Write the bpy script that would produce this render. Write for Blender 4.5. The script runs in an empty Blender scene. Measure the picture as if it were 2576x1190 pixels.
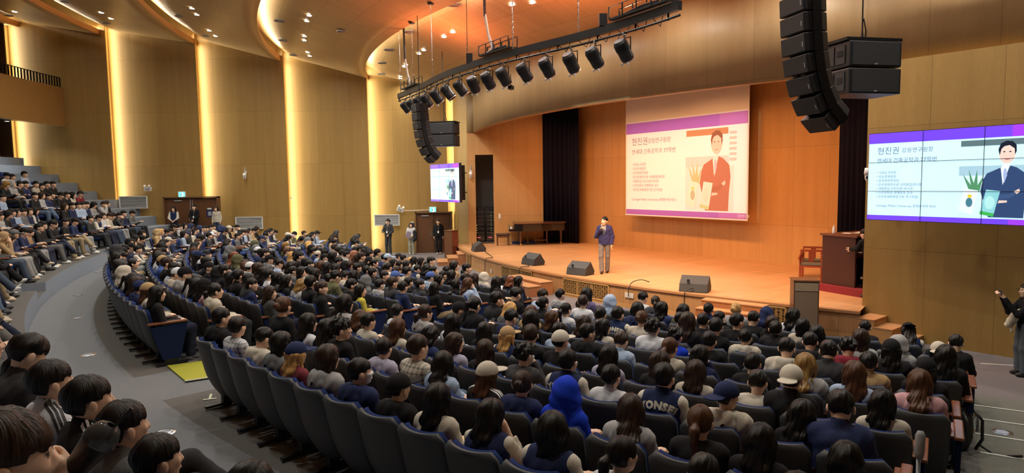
PROJP=1800
import bpy, bmesh, math, random
import numpy as np
from mathutils import Vector, Matrix, Euler
from mathutils.bvhtree import BVHTree
random.seed(11); rng=np.random.default_rng(7)
D=bpy.data; SC=bpy.context.scene; COL=SC.collection
pi=math.pi; rad=math.radians

# ------------------------------------------------------------------ camera, world, exposure
cd=D.cameras.new('camera'); cam=D.objects.new('camera',cd); COL.objects.link(cam)
cd.sensor_width=36; cd.lens=36*1650/2576; cd.clip_start=.05; cd.clip_end=200
_p,_r=rad(4.75),rad(-.8)
_f=Vector((0,math.cos(_p),-math.sin(_p))); _r0=Vector((1,0,0)); _u0=_r0.cross(_f)
_R=math.cos(_r)*_r0+math.sin(_r)*_u0; _U=-math.sin(_r)*_r0+math.cos(_r)*_u0
cam.matrix_world=Matrix((( _R.x,_U.x,-_f.x,0),(_R.y,_U.y,-_f.y,0),(_R.z,_U.z,-_f.z,3.5),(0,0,0,1)))
SC.camera=cam
w=D.worlds.new('world'); SC.world=w; w.use_nodes=True
w.node_tree.nodes['Background'].inputs[0].default_value=(.9,.8,.65,1); w.node_tree.nodes['Background'].inputs[1].default_value=.05
SC.view_settings.view_transform='Standard'; SC.view_settings.look='None'; SC.view_settings.exposure=0.0; SC.view_settings.gamma=1
try: SC.view_settings.use_curve_mapping=False
except Exception: pass
cy=SC.cycles
cy.max_bounces=5; cy.diffuse_bounces=3; cy.glossy_bounces=2; cy.transmission_bounces=4; cy.transparent_max_bounces=6
cy.caustics_reflective=False; cy.caustics_refractive=False; cy.sample_clamp_indirect=4; cy.use_denoising=True
try: cy.use_light_tree=True
except Exception: pass

CC=Vector((22,34)); CL=Vector((20.8,36.5)); ZS=.62
def pol(c,R,th): return (c[0]+R*math.cos(rad(th)),c[1]+R*math.sin(rad(th)))
def lin(h):
    h=h.lstrip('#'); v=[int(h[i:i+2],16)/255 for i in (0,2,4)]
    return tuple((x/12.92 if x<=.04045 else ((x+.055)/1.055)**2.4) for x in v)

# ------------------------------------------------------------------ lights
def area(name,loc,size,power,color,rot=None,target=None,shape='DISK',sy=None,spread=None):
    l=D.lights.new(name,'AREA'); l.shape=shape; l.size=size
    if sy: l.size_y=sy
    l.energy=power; l.color=color
    if spread: l.spread=rad(spread)
    o=D.objects.new(name,l); COL.objects.link(o); o.location=loc
    if target is not None: o.rotation_euler=(Vector(target)-Vector(loc)).to_track_quat('-Z','Y').to_euler()
    elif rot: o.rotation_euler=rot
    o['kind']='helper' if False else 'structure'
    return o
def spot(name,loc,target,power,color,angle,blend=.6,size=.12,square=False):
    l=D.lights.new(name,'SPOT'); l.energy=power; l.color=color; l.spot_size=rad(angle); l.spot_blend=blend; l.shadow_soft_size=size
    l.use_square=square
    o=D.objects.new(name,l); COL.objects.link(o); o.location=loc
    o.rotation_euler=(Vector(target)-Vector(loc)).to_track_quat('-Z','Y').to_euler(); return o
SEG=[(49.3,45.2,12.2,11.5),(45.2,41.1,11.75,11.0),(41.1,36.5,11.3,10.5),(36.5,32.3,10.8,9.6),(32.3,28.05,9.95,8.7),(28.05,23.3,9.1,7.65)]
def cz(R):
    for a,b,z0,z1 in SEG:
        if b<=R<=a: return z1+(z0-z1)*(R-b)/(a-b)
    return 7.65 if R<23.3 else 12.2
# ceiling downlights: pairs of recessed cans standing on concentric circles (angle, radius about CL)
CANS=[]
for x,y in [(-22.1,30.1),(-17.3,28.56),(-17.5,29.57),(-12.02,25.56),(-12.26,26.45),(-13.03,29.19),(-13.23,30.24),(-7.02,23.69),(-7.34,24.45),(-8.16,26.78),(-8.41,27.56),(-9.02,29.98),(-9.18,30.8),(-1.9,22.84),(-2.27,23.52),(-3.27,25.67),(-3.54,26.32),(-4.44,28.72),(-4.59,29.2),(-5.2,31.81),(-5.3,32.39),(.11,19.68),(.69,19.28)]:
    CANS.append((x,y))
# the same circles go on above and behind the camera
for R_,ths in ((26.5,(229,236,243,250)),(30.5,(212,219,226,233,240,247)),(34.6,(205,212,219,226,233,240)),(38.9,(200,207,214,221,228,235))):
    for th in ths:
        p=pol(CL,R_,th); CANS.append(p)
CAN_W=(1.0,.97,.88)
for i,(x,y) in enumerate(CANS):
    R_=math.hypot(x-CL[0],y-CL[1]); z=cz(R_)-.03
    area('downlight_lamp',(x,y,z),.22,(50 if (y<29.3 and y>26.5) else 30 if y>=29.3 else 92),CAN_W,rot=(0,0,0),spread=150)
# warm stage wash from battens above the stage
STG=(1.0,.46,.18)
for (x,y,z,tx,ty,tz,p) in [(1.8,24.3,7.7,2.9,25.2,.6,330),(3.9,21.3,7.7,5.0,22.2,.6,420),(6.2,18.2,7.7,7.3,19.0,.6,420),(.0,27.6,7.7,.6,28.4,.6,200)]:
    area('stage_batten',(x,y,z),2.6,p,STG,target=(tx,ty,tz),shape='RECTANGLE',sy=.5,spread=125)
# front of stage spots hanging on the truss, aimed at the floor where the speaker walks
for (x,y,tx,ty,p) in [(.3,16.0,3.2,20.6,420),(1.6,14.2,4.6,19.2,420),(2.6,12.0,6.2,17.5,420)]:
    spot('stage_front_spot',(x,y,6.1),(tx,ty,.6),p*4.2,(1,.66,.36),46,.9,.15)
# added warm uplights without fixtures, imitating stage light bounced onto the ceiling
for (x,y,p_) in ((-2.2,22.0,110),(.6,16.6,220),(2.6,13.4,260)):
    area('ceiling_bounce_fill',(x,y,6.85),.6,p_,(1,.28,.12),rot=(pi,0,0),spread=170)

# ------------------------------------------------------------------ materials
MATS={}
def mat(name,col=(.5,.5,.5),rough=.6,metal=0,emit=None,es=0,spec=.5,noise=0,nscale=8,bump=0,bscale=60,objcol=False,vcol=None,sheen=0):
    if name in MATS: return MATS[name]
    m=D.materials.new(name); m.use_nodes=True; nt=m.node_tree; b=nt.nodes['Principled BSDF']
    b.inputs['Base Color'].default_value=(*col,1); b.inputs['Roughness'].default_value=rough; b.inputs['Metallic'].default_value=metal
    b.inputs['Specular IOR Level'].default_value=spec
    if emit: b.inputs['Emission Color'].default_value=(*emit,1); b.inputs['Emission Strength'].default_value=es
    src=None
    if objcol:
        n=nt.nodes.new('ShaderNodeObjectInfo'); src=n.outputs['Color']
    if vcol:
        n=nt.nodes.new('ShaderNodeVertexColor'); n.layer_name=vcol; src=n.outputs['Color']
    if noise or bump:
        tc=nt.nodes.new('ShaderNodeTexCoord')
    if noise:
        no=nt.nodes.new('ShaderNodeTexNoise'); no.inputs['Scale'].default_value=nscale; no.inputs['Detail'].default_value=3
        nt.links.new(tc.outputs['Object'],no.inputs['Vector'])
        mr=nt.nodes.new('ShaderNodeMapRange'); mr.inputs[3].default_value=1-noise; mr.inputs[4].default_value=1+noise
        nt.links.new(no.outputs['Fac'],mr.inputs[0])
        mx=nt.nodes.new('ShaderNodeMix'); mx.data_type='RGBA'; mx.blend_type='MULTIPLY'; mx.inputs[0].default_value=1
        if src: nt.links.new(src,mx.inputs[6])
        else: mx.inputs[6].default_value=(*col,1)
        nt.links.new(mr.outputs[0],mx.inputs[7]); src=mx.outputs[2]
    if src: nt.links.new(src,b.inputs['Base Color'])
    if bump:
        n2=nt.nodes.new('ShaderNodeTexNoise'); n2.inputs['Scale'].default_value=bscale; n2.inputs['Detail'].default_value=2
        nt.links.new(tc.outputs['Object'],n2.inputs['Vector'])
        bp=nt.nodes.new('ShaderNodeBump'); bp.inputs['Strength'].default_value=bump; bp.inputs['Distance'].default_value=.006
        nt.links.new(n2.outputs['Fac'],bp.inputs['Height']); nt.links.new(bp.outputs[0],b.inputs['Normal'])
    MATS[name]=m; return m
def wood_panel(name,col,col2,bw,bh,seam=.012,ox=0,oy=0,rough=.5,grain=90,offset=0.0,seamcol=.35,spec=.4):
    """veneer boards: UV in metres, brick texture for the seams, stretched noise for the grain"""
    if name in MATS: return MATS[name]
    m=D.materials.new(name); m.use_nodes=True; nt=m.node_tree; b=nt.nodes['Principled BSDF']; L=nt.links.new
    uv=nt.nodes.new('ShaderNodeUVMap'); mp=nt.nodes.new('ShaderNodeMapping'); mp.inputs['Location'].default_value=(ox,oy,0); L(uv.outputs[0],mp.inputs[0])
    br=nt.nodes.new('ShaderNodeTexBrick'); br.offset=offset; br.inputs['Scale'].default_value=1; br.inputs['Brick Width'].default_value=bw; br.inputs['Row Height'].default_value=bh
    br.inputs['Mortar Size'].default_value=seam; br.inputs['Mortar Smooth'].default_value=.2; br.inputs['Color1'].default_value=(.93,.93,.93,1); br.inputs['Color2'].default_value=(1.06,1.06,1.06,1); br.inputs['Mortar'].default_value=(seamcol,)*3+(1,)
    L(mp.outputs[0],br.inputs['Vector'])
    m2=nt.nodes.new('ShaderNodeMapping'); m2.inputs['Scale'].default_value=(grain,grain*.045,1); L(uv.outputs[0],m2.inputs[0])
    no=nt.nodes.new('ShaderNodeTexNoise'); no.inputs['Scale'].default_value=1; no.inputs['Detail'].default_value=4; L(m2.outputs[0],no.inputs['Vector'])
    m3=nt.nodes.new('ShaderNodeMapping'); m3.inputs['Scale'].default_value=(4,.25,1); L(uv.outputs[0],m3.inputs[0])
    n3=nt.nodes.new('ShaderNodeTexNoise'); n3.inputs['Scale'].default_value=1; L(m3.outputs[0],n3.inputs['Vector'])
    ad=nt.nodes.new('ShaderNodeMath'); ad.operation='ADD'; L(no.outputs['Fac'],ad.inputs[0]); L(n3.outputs['Fac'],ad.inputs[1])
    mr=nt.nodes.new('ShaderNodeMapRange'); mr.inputs[1].default_value=.7; mr.inputs[2].default_value=1.3; L(ad.outputs[0],mr.inputs[0])
    mx=nt.nodes.new('ShaderNodeMix'); mx.data_type='RGBA'; mx.inputs[6].default_value=(*col2,1); mx.inputs[7].default_value=(*col,1); L(mr.outputs[0],mx.inputs[0])
    mu=nt.nodes.new('ShaderNodeMix'); mu.data_type='RGBA'; mu.blend_type='MULTIPLY'; mu.inputs[0].default_value=1; L(mx.outputs[2],mu.inputs[6]); L(br.outputs['Color'],mu.inputs[7])
    L(mu.outputs[2],b.inputs['Base Color']); b.inputs['Roughness'].default_value=rough; b.inputs['Specular IOR Level'].default_value=spec
    MATS[name]=m; return m
VEN=(.385,.235,.070); VEN2=(.32,.19,.052)
M_wall=wood_panel('wall_veneer',VEN,VEN2,1.23,2.62,.0045,0,.68,seamcol=.5)
M_ceil=wood_panel('ceiling_veneer',(.54,.36,.17),(.46,.30,.135),2.4,1.05,.008,rough=.42,grain=40,offset=.5,seamcol=.6)
M_fas=wood_panel('fascia_veneer',(.34,.21,.095),(.285,.17,.072),1.23,6,.005,0,.1,seamcol=.55)
M_sw=wood_panel('stage_veneer',(.60,.34,.13),(.52,.28,.10),1.25,2.6,.005,0,.68,seamcol=.55)
M_lip=mat('lip_wood',(.50,.24,.09),.5)
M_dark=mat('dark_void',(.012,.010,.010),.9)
M_floor_wood=wood_panel('stage_boards',(.66,.36,.17),(.50,.25,.10),1.8,.09,.004,rough=.35,grain=30,offset=.5,seamcol=.7)
M_front=wood_panel('stage_front_boards',(.52,.29,.13),(.40,.20,.08),.62,5,.006,grain=60,seamcol=.5)
M_step=mat('step_wood',(.50,.25,.11),.45,noise=.15,nscale=14)
M_black=mat('black_plastic',(.012,.012,.014),.45,bump=.1,bscale=200)
M_black2=mat('black_grille',(.02,.021,.024),.6,bump=.3,bscale=400)
M_metal=mat('black_steel',(.02,.02,.022),.4,metal=.6)
M_chrome=mat('chrome',(.7,.7,.72),.2,metal=1)
M_white=mat('white_plastic',(.82,.81,.78),.5)
M_greyp=mat('grey_plastic',(.35,.35,.35),.5)
M_door=mat('door_wood',(.13,.055,.022),.45,noise=.15,nscale=6)
M_ltray=mat('lamp_glow',(1,1,1),.5,emit=(1,.97,.9),es=14)
M_led=mat('led_glow',(1,1,1),.5,emit=(1,.91,.66),es=50)
M_led2=mat('cove_glow',(1,1,1),.5,emit=(1,.90,.64),es=110)
# ------------------------------------------------------------------ mesh helpers
def tag(o,label=None,cat=None,group=None,kind=None):
    if label: o['label']=label
    if cat: o['category']=cat
    if group: o['group']=group
    if kind: o['kind']=kind
    return o
def link(name,me,m=None,parent=None,smooth=False):
    o=D.objects.new(name,me); COL.objects.link(o)
    if m is not None and len(me.materials)==0:
        for x in (m if isinstance(m,(list,tuple)) else [m]): me.materials.append(x)
    if parent is not None: o.parent=parent
    if smooth:
        me.polygons.foreach_set('use_smooth',[True]*len(me.polygons))
    return o
def thing(name,label,cat,loc=(0,0,0),rz=0,group=None,rot=None):
    o=D.objects.new(name,None); COL.objects.link(o); o.location=loc; o.rotation_euler=rot if rot else (0,0,rz); o.empty_display_size=.1
    return tag(o,label,cat,group)
class MB:
    def __init__(s): s.v=[]; s.f=[]; s.mi=[]; s.cur=0
    def add(s,vs,fs):
        n=len(s.v); s.v+= [tuple(v) for v in vs]; s.f+=[tuple(i+n for i in f) for f in fs]; s.mi+=[s.cur]*len(fs); return s
    def box(s,c,d,M=None,bev=0):
        x,y,z=[k/2 for k in d]; vs=[Vector((a*x,b*y,e*z)) for e in(-1,1) for b in(-1,1) for a in(-1,1)]
        if M is not None: vs=[M@v for v in vs]
        vs=[v+Vector(c) for v in vs]
        return s.add(vs,[(0,2,3,1),(4,5,7,6),(0,1,5,4),(2,6,7,3),(0,4,6,2),(1,3,7,5)])
    def cyl(s,a,b,r0,r1=None,n=12,caps=True):
        a,b=Vector(a),Vector(b); r1=r0 if r1 is None else r1; d=(b-a).normalized(); u=d.orthogonal().normalized(); w_=d.cross(u)
        vs=[]; 
        for c,r in ((a,r0),(b,r1)):
            for i in range(n): t=2*pi*i/n; vs.append(c+r*(math.cos(t)*u+math.sin(t)*w_))
        fs=[(i,(i+1)%n,n+(i+1)%n,n+i) for i in range(n)]
        if caps: fs+=[tuple(range(n-1,-1,-1)),tuple(range(n,2*n))]
        return s.add(vs,fs)
    def tube(s,pts,r,n=8):
        pts=[Vector(p) for p in pts]; vs=[]; fs=[]; u=None
        for k,p in enumerate(pts):
            d=(pts[min(k+1,len(pts)-1)]-pts[max(k-1,0)]).normalized()
            u=(u-u.dot(d)*d).normalized() if u is not None and (u-u.dot(d)*d).length>1e-4 else d.orthogonal().normalized()
            w_=d.cross(u); rr=r[k] if isinstance(r,(list,tuple)) else r
            for i in range(n): t=2*pi*i/n; vs.append(p+rr*(math.cos(t)*u+math.sin(t)*w_))
        for k in range(len(pts)-1):
            for i in range(n): j=(i+1)%n; fs.append((k*n+i,k*n+j,(k+1)*n+j,(k+1)*n+i))
        fs+=[tuple(range(n-1,-1,-1)),tuple(range((len(pts)-1)*n,len(pts)*n))]
        return s.add(vs,fs)
    def prism(s,poly,z0,z1):
        n=len(poly); vs=[(x,y,z0) for x,y in poly]+[(x,y,z1) for x,y in poly]
        return s.add(vs,[tuple(range(n-1,-1,-1)),tuple(range(n,2*n))]+[(i,(i+1)%n,n+(i+1)%n,n+i) for i in range(n)])
    def lathe(s,prof,c=(0,0,0),n=20,M=None):
        vs=[];fs=[]
        for r,z in prof:
            for i in range(n):
                t=2*pi*i/n; v=Vector((r*math.cos(t),r*math.sin(t),z)); v=(M@v if M is not None else v)+Vector(c); vs.append(v)
        for k in range(len(prof)-1):
            for i in range(n): j=(i+1)%n; fs.append((k*n+i,k*n+j,(k+1)*n+j,(k+1)*n+i))
        return s.add(vs,fs)
    def mesh(s,name):
        me=D.meshes.new(name); me.from_pydata(s.v,[],s.f)
        if any(s.mi): me.polygons.foreach_set('material_index',s.mi)
        me.update(); return me
    def build(s,name,m,parent=None,smooth=False,bev=0,loc=None):
        me=s.mesh(name)
        o=link(name,me,m,parent,smooth)
        if bev:
            md=o.modifiers.new('bevel','BEVEL'); md.width=bev; md.segments=2; md.limit_method='ANGLE'; md.angle_limit=rad(40)
        if loc: o.location=loc
        return o
def RZ(a): return Matrix.Rotation(a,3,'Z')
def struct(o): o['kind']='structure'; return o
def strip(name,path,z0,z1,m,u0=0,flip=False,parent=None):
    """vertical wall along a plan path; z0/z1 numbers or functions of arc length; UV in metres"""
    s=[0]
    for a,b in zip(path,path[1:]): s.append(s[-1]+math.hypot(b[0]-a[0],b[1]-a[1]))
    f0=z0 if callable(z0) else (lambda t:z0); f1=z1 if callable(z1) else (lambda t:z1)
    vs=[];fs=[];uv=[]
    for (x,y),t in zip(path,s): vs+=[(x,y,f0(t)),(x,y,f1(t))]; uv+=[(t+u0,f0(t)),(t+u0,f1(t))]
    for i in range(len(path)-1): fs.append((2*i,2*i+2,2*i+3,2*i+1) if not flip else (2*i+1,2*i+3,2*i+2,2*i))
    me=D.meshes.new(name); me.from_pydata(vs,[],fs); l=me.uv_layers.new(name='UVMap')
    for p in me.polygons:
        for li in p.loop_indices: l.data[li].uv=uv[me.loops[li].vertex_index]
    o=link(name,me,m,parent); 
    return o
def sheet(name,vs,fs,uvs,m,parent=None,smooth=False):
    me=D.meshes.new(name); me.from_pydata(vs,[],fs); l=me.uv_layers.new(name='UVMap')
    for p in me.polygons:
        for li in p.loop_indices: l.data[li].uv=uvs[me.loops[li].vertex_index]
    return link(name,me,m,parent,smooth)
def ring(c,R,t0,t1,n): return [pol(c,R,t0+(t1-t0)*i/n) for i in range(n+1)]
def offs(path,d):
    out=[]
    for i,p in enumerate(path):
        a=path[max(i-1,0)]; b=path[min(i+1,len(path)-1)]; t=Vector((b[0]-a[0],b[1]-a[1])).normalized()
        out.append((p[0]-t.y*d,p[1]+t.x*d))
    return out
def thick(o,t,off=-1):
    md=o.modifiers.new('solid','SOLIDIFY'); md.thickness=t; md.offset=off; return o
# ------------------------------------------------------------------ floor: stepped rings about the stage
M_carpet=mat('carpet',(.175,.185,.20),.95,noise=.22,nscale=55,bump=.6,bscale=160,spec=.1)
M_carpet2=mat('carpet_shaded',(.125,.122,.118),.95,noise=.25,nscale=40,bump=.6,bscale=160,spec=.1)  # darker copy of the carpet, shadow among the rows put into the colour
M_carpet3=mat('carpet_stage_spill',(.165,.15,.155),.95,noise=.2,nscale=50,bump=.6,bscale=160,spec=.1)  # mauve tint is stage light spill put into the carpet colour
M_carpet4=mat('carpet_green_lit',(.15,.155,.135),.95,noise=.2,nscale=50,bump=.6,bscale=160,spec=.1)  # greenish tint of the aisle lighting put into the carpet colour
M_fascia=mat('riser_carpet',(.27,.31,.37),.9,noise=.2,nscale=20,bump=.4,bscale=90,spec=.1)
def floorz(k): return .73-.0811*k
def rings(name,rows,mats):
    """rows: (R_outer,R_inner,z,th0,th1,mat index); risers are made at the inner edge down to the next z"""
    b=MB()
    for (Ro,Ri,z,t0,t1,mi,zr,mr) in rows:
        n=max(2,int((t1-t0)/1.2)); b.cur=mi
        pts=[]
        for i in range(n+1):
            t=t0+(t1-t0)*i/n
            for R_ in (Ro,Ri):
                x,y=pol(CC,R_,t); pts.append((x,min(y,33.2),z))
        b.add(pts,[(2*i,2*i+1,2*i+3,2*i+2) for i in range(n)])
        if zr is not None:
            b.cur=mr; pr=[]
            for i in range(n+1):
                t=t0+(t1-t0)*i/n; x,y=pol(CC,Ri,t); pr+=[(x,min(y,33.2),z),(x,min(y,33.2),zr)]
            b.add(pr,[(2*i,2*i+1,2*i+3,2*i+2) for i in range(n)])
    return struct(b.build(name,mats))
rows=[(38.05,36.95,.73,176,262,0,None,0)]
for k in range(10):
    Ro=36.95-.9*k if k==0 else 36.87-.9*k
    Ri=36.87-.9*(k+1); 
    for (t0,t1,mi) in ((176,186.6,0),(186.6,221.8,1),(221.8,224.0,0),(224.0,238.0,1),(238.0,262,3)):
        rows.append((Ro,Ri,floorz(k),t0,t1,mi,floorz(k+1) if k<9 else None,mi))
rows.append((36.87-9,2,0,176,262,2,None,0))
rings('floor',rows,[M_carpet,M_carpet2,M_carpet3,M_carpet4])
rows=[]
for k in range(11):
    Ro,Ri=39.0+.95*k,38.05+.95*k; z=1.18+.43*k
    for (t0,t1) in ((176,193.9),(196.1,208.),(210.2,262)): rows.append((Ro,Ri,z,t0,t1,0 if k else 1,(1.18+.43*(k-1)) if k else .73,0))
    for (t0,t1) in ((193.9,196.1),(208.,210.2)):
        zz=z-.43
        rows.append((Ro,Ri+.48,z-.0,t0,t1,1,z-.215,0)); rows.append((Ri+.48,Ri,z-.215,t0,t1,1,(zz) if k else .73,0))
rings('floor_tier',rows,[M_fascia,M_carpet2])
b=MB()
for k in range(11):
    for th in (193.9,196.1,208.,210.2):
        (x0,y0),(x1,y1)=pol(CC,38.05+.95*k,th),pol(CC,39.0+.95*k,th); zt=1.18+.43*k; zb=zt-.46
        b.add([(x0,y0,zb),(x1,y1,zb),(x1,y1,zt),(x0,y0,zt)],[(0,1,2,3)])
struct(b.build('floor_tier_side',M_fascia))
# step nosings of the side aisle
M_nose=mat('nosing',(.62,.62,.56),.4)
for k in range(1,10):
    R_=36.87-.9*k; pts=[pol(CC,R_,(238.05 if k>4 else 237.8)+i*.9) for i in range(13)]
    b=MB(); 
    for a,c in zip(pts,pts[1:]):
        d=(Vector(c)-Vector(a)); b.box(((a[0]+c[0])/2,(a[1]+c[1])/2,floorz(k-1)+.004),(d.length,.035,.014),RZ(math.atan2(d.y,d.x)))
    struct(b.build('trim_%d'%k,M_nose))
# cross-aisle notch nosings in the tier
for n,(t0,t1) in enumerate(((193.9,196.1),(208.,210.2))):
    a,c=pol(CC,38.53,t0),pol(CC,38.53,t1); d=Vector(c)-Vector(a); b=MB()
    b.box(((a[0]+c[0])/2,(a[1]+c[1])/2,1.19),(d.length,.03,.012),RZ(math.atan2(d.y,d.x))); struct(b.build('trim_%d'%(20+n),M_nose))
# green mat laid across the row aisle
p=[(-5.35,9.93),(-4.66,9.11),(-3.75,9.66),(-4.40,10.50)]
b=MB(); b.prism(p,.735,.752)
tag(b.build('floor_mat',mat('green_mat',(.36,.36,.03),.9,noise=.2,nscale=60,bump=.4,bscale=200)),'yellow-green carpet mat laid over the aisle between the seat blocks','mat')
a,c=pol(CC,36.72,222.25),pol(CC,36.72,224.3); 
a,c=(-4.66,9.09),(-3.75,9.64); d=Vector(c)-Vector(a); b=MB(); b.box(((a[0]+c[0])/2,(a[1]+c[1])/2,.757),(d.length,.03,.008),RZ(math.atan2(d.y,d.x)))
struct(b.build('trim_30',M_nose))
# floor lamps set in the carpet
for i,(x,y,z) in enumerate([(-11.26,16.82,.73),(-9.32,13.85,.73),(-7.08,10.72,.73),(-3.95,7.19,.73),(-13.72,21.53,.73),(6.35,8.3,.16)]):
    lb=['beside the raised tier, second from the wall','halfway along the cross aisle','opposite the green floor mat','closest to the near tier seats','of the cross aisle closest to the wall doors','in the stepped aisle between white nosings'][i]
    t=thing('floor_light','round steel floor light '+lb,'floor light',(x,y,z),0,'floor lights in the aisles')
    MB().lathe([(.12,.001),(.12,.008),(.095,.012),(.075,.010)],n=24).build('rim',M_chrome,t)
    MB().lathe([(.076,.008),(.05,.011),(0.001,.012)],n=24).build('lens',mat('lens',(.5,.55,.7),.15,spec=1),t)
# tape marks and a paper scrap on the carpet
for nm,lb,x,y,l,rz_,c in [('tape_mark','pale T of masking tape on carpet near first seat of near block',-3.97,8.35,.16,.35,(.6,.62,.45)),('tape_mark','thin tape strip on the carpet beside the tier riser',-10.6,17.6,.22,.1,(.7,.7,.66)),('tape_mark','small white tape piece near the back of the middle block',-8.4,15.0,.12,.2,(.8,.8,.78)),('cable_cover','white cable strip on the floor by the photographer',9.0,11.9,.6,-.3,(.7,.7,.66))]:
    z=.735 if nm=='tape_mark' else .004
    b=MB(); b.box((0,0,0),(l,.035,.006)); 
    if 'T of' in lb: b.box((0,.12,0),(.03,.2,.006))
    o=b.build(nm,mat('tape%02d'%int(c[2]*100),c,.6)); o.location=(x,y,z); o.rotation_euler=(0,0,rz_); tag(o,lb,'tape' if nm=='tape_mark' else 'cable cover')

# ------------------------------------------------------------------ left wall, saw-toothed panels with hidden light strips
XS=[-29.3,-24.85,-19.9,-15.5,-11.2,-7.1,-3.2]
M_walldk=mat('shaded_brown',(.09,.05,.022),.6)  # shade of the unlit panel under the balcony put into the colour
for i in range(6):
    a,c=XS[i],XS[i+1]
    path=[(a-.6,33.52),(a-.3,33.48),(a,33.44),(a+.3,33.37),(a+.8,33.26),(a+1.4,33.15),(a+2.1,33.06),(a+2.9,33.0),(c,33.0),(c,33.06),(c-.10,33.07)]
    if i==3: pass
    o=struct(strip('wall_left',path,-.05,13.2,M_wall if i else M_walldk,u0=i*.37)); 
    if i: o.name='wall_left_%d'%i
    for p_ in o.data.polygons: p_.use_smooth=p_.index<7
path=[(-3.8,33.62),(-3.5,33.56),(-3.2,33.52),(-2.98,33.36),(-2.86,33.0),(-2.8,32.5),(-2.62,31.9),(-2.35,31.45),(-2.08,31.15),(-2.02,31.0)]
o=struct(strip('wall_left_6',path,0,9.5,M_wall)); [setattr(p_,'use_smooth',True) for p_ in o.data.polygons]
LEDP=9
def ledstrip(name,pts,h,m,lab):
    o=strip(name,pts,h[0],h[1],m); return tag(o,lab,'light strip','hidden warm light strips')
nm_=['topmost tier','dark wall corner and tier seats','left louvre vent','standing woman in cream','middle louvre vent','video wall and stage edge']
for i in range(1,7):
    x=XS[i]; top=[12.4,11.9,11.4,10.9,10.1,9.3,8.3][i]
    zb=[3,2.6,1.0,.9,.3,.1,.05][i]
    ledstrip('led_strip',[(x-.14,33.10),(x-.14,33.21)],(zb,top),M_led,'tall warm light strip behind the wall edge by the '+nm_[i-1])
# doors in the left wall
def louvre(x0,x1,z0,z1,lab):
    t=thing('louvre_vent','white louvred wall vent '+lab,'vent',((x0+x1)/2,32.98,z0),0,'white wall vents'); W=x1-x0; H=z1-z0
    b=MB(); 
    for (cx,cz_,w_,h_) in ((0,0,W,.04),(0,H,W,.04),(-W/2,H/2,.04,H+.04),(W/2,H/2,.04,H+.04)): b.box((cx,-.03,cz_),(w_,.06,h_))
    b.build('frame',M_white,t); MB().box((0,.0,H/2),(W,.02,H)).build('backing',M_dark,t)
    b=MB(); n=9
    for k in range(n): b.box((0,-.02,.03+(H-.06)*(k+.5)/n),(W-.05,.045,.014),Matrix.Rotation(.35,3,'X'))
    b.build('louvre',M_white,t)
louvre(-19.65,-18.28,2.46,3.04,'left of the double door')
louvre(-13.87,-12.54,1.34,1.92,'behind the heads, right of the woman in cream')
louvre(-6.89,-5.66,1.42,1.94,'behind the man in the dark jacket')
def door(n,x0,x1,z0,z1,ydeep):
    d=D.objects.new('door_%d'%n,None); COL.objects.link(d); d.location=((x0+x1)/2,32.99,z0); d['kind']='structure'
    W=x1-x0;H=z1-z0; y=ydeep
    b=MB(); b.box((0,.16+y,H/2),(W,.04,H)); b.build('opening',M_walldk,d)
    b=MB(); b.box((-W/2-.03,.0,H/2+.02),(.06,.34,H+.1)); b.box((W/2+.03,0,H/2+.02),(.06,.34,H+.1)); b.box((0,0,H+.04),(W+.12,.34,.06)); b.build('frame',mat('door_frame',(.16,.08,.035),.5),d)
    for s in (-1,1):
        lf=MB().box((s*W/4,-.04+y,H/2-.01),(W/2-.02,.05,H-.02)).build('door_leaf',M_door,d)
        MB().box((s*.12,-.08+y,1.0),(.03,.04,.3)).build('handle',M_chrome,lf)
        MB().box((s*.05,-.075+y,H*.62),(.025,.02,H*.7)).build('astragal',M_greyp if n==1 else M_door,lf)
    MB().box((-W/4,-.09+y,H-.12),(.36,.05,.06)).build('door_closer',M_greyp,d)
door(1,-17.35,-14.75,.93,2.92,.0)
struct(MB().box((-16.0,32.45,.83),(4.4,1.1,.2)).build('floor_landing',M_carpet))
door(2,-4.78,-3.06,0,1.99,.0)
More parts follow.
